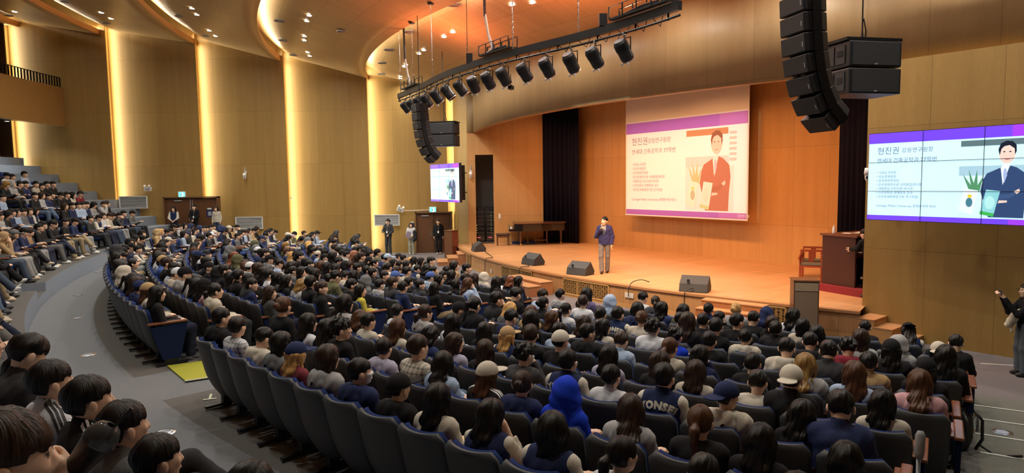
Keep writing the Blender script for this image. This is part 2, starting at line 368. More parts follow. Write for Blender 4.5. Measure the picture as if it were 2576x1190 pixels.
# ------------------------------------------------------------------ ceiling clouds
TH0,TH1,NT=178,266,80
for i,(Ro,Ri,zs,ze) in enumerate(SEG):
    prof=[(Ri+.22,ze+.28),(Ri+.02,ze+.27),(Ri,ze)] ; nl=3
    m_=6
    for k in range(1,m_+1):
        R_=Ri+(Ro-1.0-Ri)*k/m_; prof.append((R_,ze+(zs-ze)*(R_-Ri)/(Ro-Ri)))
    prof+=[(Ro-.6,ze+(zs-ze)*(Ro-.6-Ri)/(Ro-Ri)+.05),(Ro-.25,zs+.14),(Ro+.05,zs+.32),(Ro+.3,zs+.55),(Ro+.5,zs+.85)]
    if i==5: prof=[(22.5,7.42)]+prof[3:]
    vs=[];uv=[];fs=[]
    np_=len(prof)
    for j in range(NT+1):
        t=TH0+(TH1-TH0)*j/NT
        for (R_,z) in prof:
            x,y=pol(CL,R_,t); vs.append((x,min(y,33.7),z)); uv.append((rad(t)*33,R_))
    for j in range(NT):
        for k in range(np_-1):
            a=j*np_+k; fs.append((a,a+1,a+np_+1,a+np_))
    o=struct(sheet('ceiling_%d'%(i+1),vs,fs,uv,M_ceil)); o.data.materials.append(M_lip)
    for p_ in o.data.polygons:
        k=p_.index%(np_-1); p_.use_smooth=k>=2 or i==5
        if i<5 and k<2: p_.material_index=1
    if i>0:
        pts=[pol(CL,Ro+.14,TH0+(TH1-TH0)*j/NT) for j in range(NT+1)]; pts=[q for q in pts if q[1]<33.2 and q[0]<12.3]
        zl=SEG[i-1][3]+.22
        ledstrip('led_strip',pts,(zl,zl+.09),M_led2,'warm light strip glowing inside the '+['','first ceiling cove over the balcony','second ceiling cove','third ceiling cove','fourth ceiling cove','fifth ceiling cove closest to the truss'][i])
# rear wall and far side wall close the hall behind the camera
struct(strip('wall_rear',ring(CC,47.5,176,262,30),0,13.5,M_wall,flip=True))
struct(strip('wall_right_rear',[(13.2,8.0),(15.5,3.5),(17.5,-4),(19,-14)],0,13.5,M_wall,flip=True))

# ------------------------------------------------------------------ stage surround
arcth=[186.2+i*1.2 for i in range(40)]; arcth=[t for t in arcth if t<234.6]
FA=[pol(CC,23.95,t) for t in arcth]
pR=[(7.93,14.62),(8.56,13.76),(9.2,12.98),(9.84,12.2),(10.74,11.0),(13.04,7.9)]
o=struct(strip('wall_front_fascia',[(-2.05,30.95)]+FA[1:]+pR,5.83,8.3,M_fas)); [setattr(p_,'use_smooth',True) for p_ in o.data.polygons]
thick(o,.35,-1)
# edge board under the fascia, lit by the stage
b=MB(); P0=[(-2.05,30.95)]+FA[1:]+pR; P1=offs(P0,.33)
for q0,q1,r0,r1 in zip(P0,P0[1:],P1,P1[1:]): b.add([(q0[0],q0[1],5.80),(q1[0],q1[1],5.80),(r1[0],r1[1],5.80),(r0[0],r0[1],5.80)],[(0,1,2,3)])
# right flank wall
RW=[(8.62,15.6),(8.08,14.72),(8.72,13.86),(9.36,13.08),(10.0,12.3),(10.9,11.1),(13.2,8.0)]
o=struct(strip('wall_right',RW[1:],0,5.95,M_wall)); thick(o,.3,1)
struct(strip('wall_right_return',[(9.7,15.15),(8.08,14.72)],0,6.2,M_wall))
struct(strip('baseboard_right',[(x-.012*1,y-.012) for x,y in RW[1:]],0,.2,M_fas))
struct(strip('baseboard_left',[(-3.02,32.975),(-2.88,32.9)],0,.12,M_fas))
struct(strip('baseboard_left_far',[(-19.9,32.985),(-17.42,32.985)],.73,.9,M_fas))
# stage side wall (faces the hall), door opening into the rack room, back wall
sy=30.98
struct(strip('wall_stage_side',[(-2.05,sy),(-1.68,sy)],ZS,8.3,M_sw))
struct(strip('wall_stage_side_2',[(-1.68,sy),(-.84,sy)],4.79,8.3,M_sw))
struct(strip('wall_stage_side_3',[(-.84,sy),(1.6,sy)],ZS,8.3,M_sw,u0=.3))
struct(strip('wall_stage_side_4',[(1.6,sy+.5),(3.15,31.0),(3.2,30.94)],ZS,8.3,M_sw))
bw=[(3.2,30.94),(10.35,20.2)]
struct(strip('wall_back',bw,ZS,8.6,M_sw,u0=.2))
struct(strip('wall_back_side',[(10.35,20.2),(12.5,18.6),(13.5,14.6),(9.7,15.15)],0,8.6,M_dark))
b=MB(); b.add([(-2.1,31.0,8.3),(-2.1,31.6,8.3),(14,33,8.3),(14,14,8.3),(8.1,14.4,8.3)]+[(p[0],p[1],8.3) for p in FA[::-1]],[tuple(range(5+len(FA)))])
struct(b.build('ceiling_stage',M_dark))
# rack room behind the opening
M_rackwall=mat('grey_paint',(.30,.27,.25),.8)
b=MB(); b.add([(-1.9,31,ZS),(-1.9,33.4,ZS),(-.3,33.4,ZS),(-.3,31,ZS),(-1.9,31,5),(-1.9,33.4,5),(-.3,33.4,5),(-.3,31,5)],[(0,1,5,4),(1,2,6,5),(2,3,7,6),(0,3,2,1),(4,5,6,7)]); struct(b.build('wall_rack_room',M_rackwall))
# stage floor
fr=[pol(CC,24.8,187.3+i*(234.1-187.3)/44) for i in range(45)]
poly=fr+[(8.0,14.66),(9.7,15.15),(13.5,14.7),(12.5,18.7),(10.35,20.3),(3.2,31.1),(1.6,31.6),(-.84,31.1),(-.84,31.3),(-1.68,31.3),(-1.68,31.05),(-2.6,31.0)]
vs=[(x,y,ZS) for x,y in poly]
# boards run along the back wall direction
cx_,cy_=math.cos(rad(-56.4)),math.sin(rad(-56.4)); uvs=[(x*cx_+y*cy_,-x*cy_+y*cx_) for x,y in poly]
me=D.meshes.new('floor_stage'); bm=bmesh.new(); bv=[bm.verts.new(v) for v in vs]
f_=bm.faces.new(bv); bmesh.ops.triangulate(bm,faces=[f_]); bm.to_mesh(me); bm.free(); l=me.uv_layers.new(name='UVMap')
for p_ in me.polygons:
    for li in p_.loop_indices: l.data[li].uv=uvs[me.loops[li].vertex_index]
if me.polygons[0].normal.z<0: me.flip_normals()
struct(link('floor_stage',me,M_floor_wood))
struct(strip('wall_stage_front',fr,0,ZS-.04,M_front,flip=True))
b=MB(); i0=offs(fr,-.05); i1=offs(fr,.12)
for k in range(len(fr)-1):
    q=[i0[k],i0[k+1],i1[k+1],i1[k]]; b.add([(x,y,ZS-.05) for x,y in q]+[(x,y,ZS+.006) for x,y in q],[(3,2,1,0),(4,5,6,7),(0,1,5,4),(1,2,6,5),(2,3,7,6),(3,0,4,7)])
struct(b.build('trim_40',mat('edge_wood',(.42,.21,.09),.4,noise=.1)))
i2=offs(fr,-.03); struct(strip('baseboard_stage',i2,0,.13,mat('kick_wood',(.50,.27,.10),.5,noise=.15),flip=True))
# perforated vent panels in the stage front
M_vent=mat('vent_wood',(.55,.33,.12),.5)
def vent(t0,t1,lab,cols):
    t=thing('stage_vent','perforated wooden vent panel '+lab,'vent panel',(0,0,0),0,'vent panels in the stage front')
    n=8; b=MB()
    pp=[pol(CC,24.83,t0+(t1-t0)*i/n) for i in range(n+1)]
    for a,c in zip(pp,pp[1:]): b.add([(*a,.10),(*c,.10),(*c,.53),(*a,.53)],[(0,1,2,3),(3,2,1,0)])
    b.build('panel',M_vent,t)
    b=MB(); 
    for c_ in range(cols):
        if cols>14 and c_ in (cols//3,2*cols//3): continue
        th=t0+(t1-t0)*(c_+.5)/cols; x,y=pol(CC,24.845,th); tn=Vector((-math.sin(rad(th)),math.cos(rad(th)),0)); 
        for r in range(6):
            rr=.017 if (r+c_)%2 else .026; zc=.145+r*.068+(.0 if c_%2 else .012); 
            b.add([Vector((x,y,zc))+rr*math.cos(q*pi/3)*tn+Vector((0,0,rr*math.sin(q*pi/3))) for q in range(6)],[(0,1,2,3,4,5),(5,4,3,2,1,0)])
    b.build('perforation',M_dark,t)
    b=MB()
    for z in (.09,.54):
        for a,c in zip(pp,pp[1:]): d=Vector(c)-Vector(a); b.box(((a[0]+c[0])/2,(a[1]+c[1])/2,z),(d.length,.03,.03),RZ(math.atan2(d.y,d.x)))
    for q in (pp[0],pp[-1]): b.box((*q,.315),(.03,.03,.45))
    b.build('frame',M_vent,t)
vent(195.9,197.2,'beside the left stage steps',4); vent(205.65,210.6,'behind the low step unit at the left',20)
vent(214.56,219.0,'in the middle of the stage front',22); vent(226.3,230.6,'behind the right step unit and the lectern',18)
# sockets on the stage front
def plate(name,th,z,lab,n=1):
    x,y=pol(CC,24.84,th); t=thing(name,lab,'socket',(x,y,z),rad(th)-pi/2)
    for k in range(n):
        p=MB().box((k*.1,0,0),(.085,.012,.13)).build('plate',M_white,t)
        for s in (-1,1): MB().cyl((k*.1,0.0,s*.028),(k*.1,.012,s*.028),.017,n=10).build('outlet',M_greyp,p)
plate('wall_socket',203.4,.22,'white wall socket low on the stage front near its left end')
plate('wall_socket',221.0,.36,'row of white sockets on the stage front beside the trailing cable',3)
for nm,(x,y,z),lab in (('wall_socket',(9.15,13.3,.42),'white double socket low on the right wall'),('wall_switch',(9.28,13.14,.415),'white single switch plate beside the double socket on the wall')):
    t=thing(nm,lab,'socket',(x-.03,y-.03,z),rad(-50.6)); p=MB().box((0,0,0),(.085,.014,.13)).build('plate',M_white,t)
    for s in ((-1,1) if nm=='wall_socket' else (0,)): MB().cyl((0,-.014,s*.028),(0,-.004,s*.028),.02 if s else .008,n=12).build('outlet',M_greyp,p)
# wooden step units
M_stepf=mat('step_side',(.40,.17,.07),.45,noise=.12)
def stepunit(name,lab,loc,rz_,W,levels,depth,cat='steps'):
    t=thing(name,lab,cat,loc,rz_)
    h=levels[-1]; n=len(levels)
    for k,z in enumerate(levels):
        d0=-depth*(n-k)/n if n>1 else -depth
        z0=0
        MB().box((0,d0+depth/n/2,z/2),(W,depth/n,z)).build('riser_box',M_stepf,t)
        MB().box((0,d0+depth/n/2-.01,z+.012),(W+.03,depth/n+.02,.026)).build('tread',M_step,t)
    return t
# orientation: local +Y points to the stage
u=stepunit('step_unit','low wooden platform with two drawers slots against the stage front',(*pol(CC,24.95,211.6),0),rad(211.6+90),1.9,[.30,.40],.9)
b=MB(); 
for xx in (-.5,.5): b.box((xx,-.905,.2),(.16,.01,.03)); b.box((xx,-.905,.1),(.16,.01,.03))
b.box((-.955,-.45,.26),(.01,.16,.03)); b.build('slot',M_dark,u)
stepunit('step_unit','two-tread wooden steps against the stage front near the right lectern',(*pol(CC,24.95,228.1),0),rad(228.1+90),1.5,[.22,.42,.58],.95)
stepunit('stage_steps','wooden side steps with dark kickboard beside the left lectern',(-1.95,28.35,0),rad(-82),1.3,[.15,.30,.46],1.3)
# right corner steps run along the wall
t=thing('stage_steps','wooden corner steps between the stage and the right wall','steps',(0,0,0))
dwx,dwy=.63,-.777; base=Vector((7.50,14.02)); wl=Vector((.70,.62)).normalized()
for k,(z,l) in enumerate(((.46,.0),(.31,.36),(.155,.72))):
    c=base+Vector((dwx,dwy))*(l+.18)+wl*.32
    MB().box((c.x,c.y,z/2),(.36,.85,z),RZ(math.atan2(dwy,dwx))).build('riser_box',mat('step_side2',(.46,.25,.09),.5,noise=.15),t)
    MB().box((c.x,c.y,z+.01),(.38,.87,.022),RZ(math.atan2(dwy,dwx))).build('tread',M_step,t)
# ------------------------------------------------------------------ balcony at the upper left
bp=[p for p in ring(CC,44.3,178,215,26) if p[1]<33.0]; bp=[(-22.27,33.0)]+bp
bt=struct(strip('wall_balcony',bp,6.56,8.46,mat('balcony_veneer',(.46,.26,.085),.5,noise=.08,nscale=3))); thick(bt,.14,-1)
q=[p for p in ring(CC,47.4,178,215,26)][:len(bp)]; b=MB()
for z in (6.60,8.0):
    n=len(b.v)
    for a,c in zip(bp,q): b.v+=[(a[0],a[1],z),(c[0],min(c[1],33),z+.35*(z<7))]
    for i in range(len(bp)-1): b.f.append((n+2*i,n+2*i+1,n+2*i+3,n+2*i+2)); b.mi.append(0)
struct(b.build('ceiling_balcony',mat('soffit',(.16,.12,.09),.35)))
t=thing('balcony_railing','black slatted metal railing on the wooden balcony','railing',(0,0,0))
b=MB(); rp=[(x,y) for x,y in offs(bp,.0)]
b.tube([(x,y,8.95) for x,y in rp],.02,6); b.build('handrail',M_metal,t); 
L_=0; ps=[]
for a,c in zip(rp,rp[1:]):
    d=(Vector(c)-Vector(a)).length
    k=int(d/.24)+1
    for j in range(k): ps.append(Vector(a).lerp(Vector(c),j/k))
for p_ in ps[:60]: MB().box((p_.x,p_.y,8.7),(.045,.045,.5)).build('baluster',M_metal,t)
# ------------------------------------------------------------------ downlight housings, ceiling air diffusers
def cann(x,y): R_=math.hypot(x-CL[0],y-CL[1]); return cz(R_)
front=CANS[:23]
for i,(x,y) in enumerate(front):
    z=cann(x,y)-.012
    R_=math.hypot(x-CL[0],y-CL[1]); rg={43:'outermost',39:'second',35:'third',31:'fourth'}.get(round(R_),'fourth' if R_>29.5 else 'stage-side')
    same=[j for j,(a,c) in enumerate(front) if abs(math.hypot(a-CL[0],c-CL[1])-R_)<1]; rk=sorted(same,key=lambda j:-front[j][1]).index(i)
    t=thing('downlight','bright round ceiling downlight, '+['first','second','third','fourth','fifth','sixth','seventh','eighth','ninth','tenth'][rk]+' from the wall in the '+rg+' ceiling band','downlight',(x,y,z),0,'ceiling downlights')
    MB().lathe([(.13,.0),(.135,-.012),(.10,-.012),(.095,.0)],n=20).build('trim_ring',M_white,t)
    MB().lathe([(.096,-.004),(.05,-.006),(.001,-.006)],n=20).build('lens',M_ltray,t)
k=0
dif=[]
for px,py in [(1142,10),(1032,79),(981,124),(964,157),(963,185),(707,51),(716,100),(741,137),(861,77),(452,39),(519,89),(268,57),(22,38),(166,3)]:
    dx=(px-1288)/1650; dy=-(py-595)/1650; d=_f+_R*dx+_U*dy
    tt=5
    while tt<45:
        P=Vector((0,0,3.5))+d*tt
        if P.z>=cz(math.hypot(P.x-CL[0],P.y-CL[1])): break
        tt+=.03
    dif.append((round(P.x,2),round(P.y,2),P.z))
nmD=['largest, above the truss','below it towards the wall, above the truss','third above the truss','fourth above the truss','lowest beside the side wall above the truss','beside the bright third cove','below the one beside the third cove','lowest beside the third cove','small, in the middle of its ceiling band','beside the second cove','near the wall below the second cove','near the wall in the second band','beside the balcony','highest, over the balcony end']
for i,(x,y,z) in enumerate(dif):
    t=thing('air_diffuser','round slotted ceiling diffuser, '+nmD[i],'air diffuser',(x,y,z-.015),0,'round ceiling diffusers')
    s=.26 if i<8 else .2
    MB().lathe([(s,.0),(s,-.02),(s*.8,-.02),(s*.8,.0)],n=24).build('rim',M_greyp,t)
    for q_ in (.62,.4,.18): MB().lathe([(s*q_,-.012),(s*q_-.03,-.03),(s*q_-.045,-.012)],n=20).build('ring',M_greyp,t)
    MB().lathe([(s*.8,-.003),(.001,-.003)],n=20).build('backing',M_dark,t)
# ------------------------------------------------------------------ slides, video walls, projection screen
def text_mesh(s,size,align='LEFT',ex=0,bold=0,sp=1.0):
    c=D.curves.new('t','FONT'); c.space_character=sp; c.body=s; c.size=size; c.align_x=align; c.extrude=ex; c.resolution_u=2; c.offset=bold
    o=D.objects.new('t',c); COL.objects.link(o); bpy.context.view_layer.update()
    me=D.meshes.new_from_object(o.evaluated_get(bpy.context.evaluated_depsgraph_get())); D.objects.remove(o); D.curves.remove(c); me.materials.clear(); return me
def emit(name,col,s): 
    if s>0: return mat(name,col,.3,emit=col,es=s,spec=.3)
    return mat(name,col,.85,spec=.1)
def slide(t,W,H,es,pre,light=1.0,sub=True):
    """slide drawn in local x (width), z (height), facing -y; origin bottom left; y offsets stack the layers"""
    E_=lambda n,c: emit(pre+n,c,es)
    L=(.60,.88,.97) if es else (.92,.92,.95)
    cw=E_('white',L); cp=E_('purple',(.16,.06,.85) if es else (.42,.16,.62)); cm=E_('magenta',(.34,.05,.9) if es else (.5,.2,.6)); ct=E_('ink',(.12,.17,.30) if es else (.35,.28,.33))
    def rect(name,x0,z0,x1,z1,y,m,par=t): 
        b=MB(); b.add([(x0*W,y,z0*H),(x1*W,y,z0*H),(x1*W,y,z1*H),(x0*W,y,z1*H)],[(0,1,2,3)]); return b.build(name,m,par)
    bg=rect('slide_background',0,0,1,1,0,cw)
    rect('slide_band',0,.885,1,1,-.004,cp); rect('slide_band',0,0,1,.055,-.004,cp); rect('slide_band',.8,.885,1,1,-.005,cm); rect('slide_band',.8,0,1,.055,-.005,cm)
    def tx(s,x,z,size,m=ct):
        me=text_mesh(s,size*H); o=link('slide_text',me,m,t); o.location=(x*W,-.006,z*H); o.rotation_euler=(pi/2,0,0); o.scale=(1.0,1,1); return o
    tx('현진권',.055,.765,.090); tx('강원연구원장',.208,.775,.060)
    tx('연세대 건축공학과 77학번',.055,.665,.060)
    for i,s in enumerate(['국회도서관장','자유경제원장','한국재정학회장','한국경제연구원 사회통합센터장','대통령실 시민사회 비서관','아주대학교 경제학과 교수','한국조세재정연구원 연구위원']):
        tx('• '+s,.055,.535-.046*i,.036)
    tx('Carnegie Mellon University 정책분석학 박사',.055,.155,.036)
    tx('강원연구원',.935,.018,.030,E_('logo',(.8,.8,.95)))
    # photo part: blinds, window, plant, two booklets and a man with folded arms
    ph=lambda n,pts,y,m: MB().add([(x*W,y,z*H) for x,z in pts],[tuple(range(len(pts)))]).build(n,m,t)
    def ell_(x,z,rx,rz,n=20,a0=0,a1=2*pi): return [(x+rx*math.cos(a0+(a1-a0)*i/n),z+rz*math.sin(a0+(a1-a0)*i/n)) for i in range(n)]
    g=lambda n,c,c2: E_(n,c if es else c2)
    rect('slide_blind',.545,.805,.865,.865,-.005,g('blind',(.10,.17,.20),(.55,.28,.15)))
    for i in range(6): rect('slide_blind',.875,.80-.05*i,.925,.825-.05*i,-.005,g('slat',(.45,.6,.68),(.7,.6,.58)))
    rect('slide_window',.54,.50,.87,.60,-.005,g('win',(.35,.58,.72),(.78,.70,.70))); rect('slide_window',.54,.07,.905,.50,-.0048,g('win2',(.60,.82,.92),(.86,.80,.80)))
    ph('slide_plant',[(.60,.33),(.56,.52),(.605,.40),(.59,.57),(.62,.42),(.635,.56),(.64,.40),(.67,.50),(.65,.33)],-.0055,g('plant',(.08,.28,.14),(.55,.55,.30)))
    suit=g('suit',(.03,.065,.17),(.48,.20,.13)); skin=g('skin',(.80,.62,.55),(.86,.62,.52)); shirt=g('shirt',(.75,.86,.95),(.9,.82,.8)); hair=g('hair',(.01,.015,.03),(.30,.13,.08))
    ph('slide_portrait',[(.70,.07),(.655,.34),(.668,.46),(.685,.52),(.75,.575),(.79,.60),(.83,.575),(.875,.51),(.885,.40),(.875,.25),(.87,.07)],-.007,suit)
    ph('slide_portrait',[(.752,.575),(.765,.40),(.79,.56),(.80,.61),(.765,.61)],-.0075,shirt); ph('slide_portrait',[(.768,.565),(.780,.565),(.785,.50),(.772,.42),(.765,.50)],-.008,g('tie',(.35,.45,.75),(.7,.5,.6)))
    ph('slide_portrait',ell_(.781,.715,.040,.098),-.0078,skin)
    ph('slide_portrait',[(.744,.70),(.737,.76),(.748,.82),(.775,.845),(.805,.838),(.823,.80),(.825,.74),(.818,.70),(.815,.765),(.79,.80),(.765,.79),(.752,.765)],-.0085,hair)
    for xx in (.766,.795): ph('slide_portrait',ell_(xx,.735,.006,.006,8),-.009,hair)
    ph('slide_portrait',[(.767,.665),(.796,.665),(.789,.652),(.774,.652)],-.009,g('lip',(.55,.25,.25),(.75,.4,.35)))
    ph('slide_portrait',[(.69,.24),(.70,.30),(.80,.31),(.83,.345),(.845,.33),(.80,.265)],-.0086,g('arm',(.045,.09,.22),(.42,.17,.11)))
    ph('slide_portrait',[(.82,.335),(.845,.365),(.85,.335),(.835,.31)],-.009,skin); ph('slide_portrait',[(.745,.215),(.79,.225),(.79,.245),(.75,.245)],-.009,skin)
    bk=[[(.545,.13),(.615,.09),(.645,.345),(.575,.365)],[(.655,.10),(.725,.075),(.755,.34),(.685,.355)]]
    ph('slide_booklet',bk[0],-.0092,g('book',(.72,.82,.90),(.90,.84,.74))); ph('slide_booklet',bk[1],-.0092,g('book2',(.25,.62,.70),(.80,.80,.72)))
    ph('slide_booklet',[(.655,.10),(.725,.075),(.729,.11),(.659,.135)],-.0095,g('green',(.05,.45,.10),(.55,.65,.35)))
    ph('slide_booklet',ell_(.60,.22,.018,.05,12),-.0096,g('b3',(.06,.20,.28),(.5,.5,.35))); ph('slide_booklet',ell_(.602,.285,.012,.02,10),-.0097,g('b4',(.75,.6,.05),(.8,.7,.3)))
    ph('slide_booklet',ell_(.705,.22,.026,.07,12),-.0096,g('b5',(.4,.78,.80),(.7,.75,.65)))
    return t
def videowall(lab,p_left,p_right,z0,es,pre):
    a=Vector(p_left); b_=Vector(p_right); d=b_-a; W=3.06; Hh=1.72
    t=thing('video_wall',lab,'video wall',(a.x,a.y,z0),math.atan2(d.y,d.x),'video walls')
    slide(t,W,Hh,es,pre)
    MB().box((W/2,.07,Hh/2),(W+.02,.12,Hh+.02)).build('cabinet',M_black,t)
    bz=mat('bezel',(.004,.004,.006),.5)
    for i in (1,2): MB().box((W*i/3,-.012,Hh/2),(.008,.006,Hh)).build('bezel',bz,t)
    for i in (1,2): MB().box((W/2,-.012,Hh*i/3),(W,.006,.008)).build('bezel',bz,t)
    m=MB(); 
    for i in range(4): m.box((W*(i+.5)/4,.3,Hh/2),(.06,.34,Hh*.9))
    m.box((W/2,.3,Hh*.25),(W*.9,.3,.05)); m.box((W/2,.3,Hh*.75),(W*.9,.3,.05)); m.build('mount_frame',M_metal,t)
    return t
videowall('large video wall of nine panels on the right wall showing a slide',(7.27,13.40),(8.95,10.84),2.64,.80,'vr_')
videowall('small distant video wall of nine panels left of the stage',(-3.85,31.45),(-2.30,28.85),2.64,.7,'vl_')
# hung projection screen
a=Vector((4.80,27.6)); b_=Vector((8.12,22.55)); d=b_-a; W=d.length
t=thing('projection_screen','white projection screen hanging above the stage with a projected slide','projection screen',(a.x,a.y,2.10),math.atan2(d.y,d.x))
MB().box((W/2,.012,2.75),(W,.01,5.6)).build('screen_cloth',mat('screen_cloth',(.80,.74,.70),.9,spec=.05),t)
MB().cyl((0,0,-.03),(W,0,-.03),.028,n=10).build('bottom_bar',M_white,t)
slide(t,W-.08,3.72,0,'pj_')  # projected picture painted on the cloth as coloured shapes
for c in list(t.children):
    if c.name.startswith('slide_'): c.location.x+=.04; c.location.y-=.004
dn=Vector((-d.y,d.x)).normalized()*-1
mid=(a+b_)/2
PROJ=(mid,a,b_)
# ------------------------------------------------------------------ stage curtains
def curtain(name,lab,pts,z0,z1,amp=.06,waves=9):
    path=[]; L_=0
    for a,c in zip(pts,pts[1:]):
        a,c=Vector(a),Vector(c); n=max(2,int((c-a).length/.03)); nn=Vector((-(c-a).y,(c-a).x)).normalized()
        for i in range(n): u=i/n; s=L_+(c-a).length*u; path.append(tuple(a.lerp(c,u)+nn*amp*math.sin(s*2*pi/.22)+nn*.02*math.sin(s*17)))
        L_+=(c-a).length
    o=strip(name,path,z0,z1,mat('velvet',(.012,.012,.03),.85,bump=.1,spec=.1)); thick(o,.01)
    for p_ in o.data.polygons: p_.use_smooth=True
    return tag(o,lab,'curtain')
curtain('stage_curtain','dark navy stage curtain behind the grand piano',[(1.50,30.85),(2.5,30.75),(2.9,30.4),(3.08,30.1)],ZS+.02,8.2)
curtain('stage_curtain','dark navy curtain at the right end of the stage behind the console',[(10.12,20.35),(10.35,19.3),(10.4,18.0),(10.3,16.6)],ZS+.02,8.2)
# ------------------------------------------------------------------ lighting truss
TR=[(-3.9,23.3),(-3.76,23.03),(-2.81,21.1),(-1.97,19.18),(-1.19,17.77),(-.32,16.4),(.64,15.2),(1.45,14.25),(2.14,13.3),(2.66,12.45),(3.0,11.8)]
from mathutils import geometry
def smooth(P,n=6):
    P=[Vector(p) for p in P]; out=[]
    for i in range(len(P)-1):
        p0=P[max(i-1,0)];p1=P[i];p2=P[i+1];p3=P[min(i+2,len(P)-1)]
        for k in range(n):
            t_=k/n; out.append(.5*((2*p1)+(p2-p0)*t_+(2*p0-5*p1+4*p2-p3)*t_*t_+(3*p1-p0-3*p2+p3)*t_**3))
    out.append(P[-1]); return out
TS=smooth(TR)
t=thing('lighting_bar','long curved black lighting bar hanging across the front of the stage','lighting bar',(0,0,6.55))
b=MB(); 
for a,c in zip(TS,TS[1:]): d=c-a; b.box(((a.x+c.x)/2,(a.y+c.y)/2,0),(d.length*1.03,.10,.16),RZ(math.atan2(d.y,d.x)))
b.build('beam',M_metal,t); MB().tube([(p.x,p.y,-.17) for p in TS],.025,8).build('pipe',M_metal,t)
for k in range(3,len(TS),6): p=TS[k]; MB().box((p.x,p.y,-.07),(.03,.03,.26)).build('pipe_bracket',M_metal,t)
b=MB()
for k in range(0,len(TS)-4,3):
    p=TS[k]; q_=TS[k+2]; b.tube([(p.x,p.y,-.06),((p.x+q_.x)/2+.05,(p.y+q_.y)/2,-.24),(q_.x,q_.y,-.06)],.008,5)
b.build('cable_loop',M_black,t)
def nearest(px,z):
    best=None
    for i in range(len(TS)*1):
        p=TS[i]; v=Vector((p.x,p.y,z-3.5)); zc=v.dot(_f); X=1288+1650*v.dot(_R)/zc
        if best is None or abs(X-px)<best[0]: best=(abs(X-px),i,X)
    i=best[1]; 
    # refine by interpolation
    p=TS[i]; j=min(i+1,len(TS)-1) if best[2]<px else max(i-1,0); q_=TS[j]; v=Vector((q_.x,q_.y,z-3.5)); X2=1288+1650*v.dot(_R)/v.dot(_f)
    u=0 if abs(X2-best[2])<1e-3 else max(0,min(1,(px-best[2])/(X2-best[2])))
    return p.lerp(q_,u),(q_-p if j>i else p-q_)
# added mask box whose rectangular window shapes the beam on the screen
_q,_=nearest(1268,6.0); PS=Vector((_q.x+.16,_q.y+.12,5.80)); _m,_a,_b=PROJ
tgt=Vector((_m.x,_m.y,3.92)); ax_=(tgt-PS).normalized()
sp=spot('projector_lamp',PS,tgt,PROJP,(.84,.93,1),42,.0,.0015)
t=thing('beam_mask','small black beam mask box added under the lighting bar among the middle lamps','beam_mask',PS)
rx=ax_.cross(Vector((0,0,1))).normalized(); up_=rx.cross(ax_); cs=[]
for P2,z_ in ((_a,2.12),(_b,2.12),(_b,5.82),(_a,5.82)):
    v=Vector((P2.x,P2.y,z_))-PS; v=v*(.06/v.dot(ax_)); cs.append(v)
e_=[ax_*.06+rx*sx*.055+up_*sz*.045 for sx,sz in ((-1,-1),(1,-1),(1,1),(-1,1))]
b=MB(); b.add(cs+e_,[(i,(i+1)%4,4+(i+1)%4,4+i) for i in range(4)]); bk_=[v-ax_*.12 for v in e_]; b.add(e_+bk_,[(i,(i+1)%4,4+(i+1)%4,4+i) for i in range(4)]+[(4,5,6,7)])
b.build('body',M_black,t); MB().box((0,0,.17),(.02,.02,.30)).build('hanger',M_metal,t)
# trays with rails, control boxes, suspension rods and chains
for nm,(x0,x1) in (('second from the far end',(1215,1290)),('at the near end',(1545,1690)),('at the far end',(1018,1052))):
    a,_=nearest(x0,6.8); c,_=nearest(x1,6.8); d=c-a; L_=d.length
    q=thing('cable_tray','black railed cable tray on the lighting bar '+nm,'cable tray',(a.x,a.y,6.65),math.atan2(d.y,d.x))
    MB().box((L_/2,0,.03),(L_,.26,.04)).build('deck',M_metal,q)
    for s in (-1,1):
        MB().tube([(0,s*.13,.08),(0.02,s*.13,.26),(L_,s*.13,.30)],.012,6).build('rail',M_chrome if s<0 else M_metal,q)
        for k in range(5): MB().box((L_*k/4,s*.13,.15),(.02,.02,.24)).build('rail_post',M_metal,q)
    MB().tube([(L_*.2,0,.08),(L_*.5,.04,.14),(L_*.8,-.03,.1)],.03,6).build('cable',M_black,q)
for px,lb in ((1181,'in the middle'),(1517,'near the thick end')):
    a,_=nearest(px,6.75); MB(); tag(MB().box((a.x,a.y,6.75),(.16,.12,.24)).build('junction_box',M_metal),'small black junction box on the lighting bar '+lb,'junction box')
for i,(px,r,lb,m) in enumerate(((1008,.012,'nearest the side wall',M_white),(1040,.012,'second of the chains',M_white),(1088,.012,'third, above the small lamps',M_white),(1176,.008,'thin dark one above the junction box',M_metal),(1290,.014,'bright one in the middle',M_white),(1455,.012,'near the big lamps',M_white))):
    a,_=nearest(px,6.7); zc=cz(math.hypot(a.x-CL[0],a.y-CL[1]))
    q=thing('hanging_wire','steel wire holding the lighting bar, '+lb,'wire',(a.x,a.y,6.65),0,'suspension wires')
    MB().tube([(0,0,0),(0,0,zc-6.65)],r,6).build('wire',M_chrome if m is M_white else m,q); 
    b=MB(); [b.lathe([(.0,-.03),(.022,-.01),(.022,.01),(.0,.03)],(0,0,.12+.13*k),8) for k in range(6)]; b.build('shackle_chain',M_chrome,q)  # shackles spaced along the wire, held in a single mesh
    MB().lathe([(.11,0),(.08,-.03),(.0,-.03)],(0,0,zc-6.66),14).build('ceiling_cup',M_black,q)
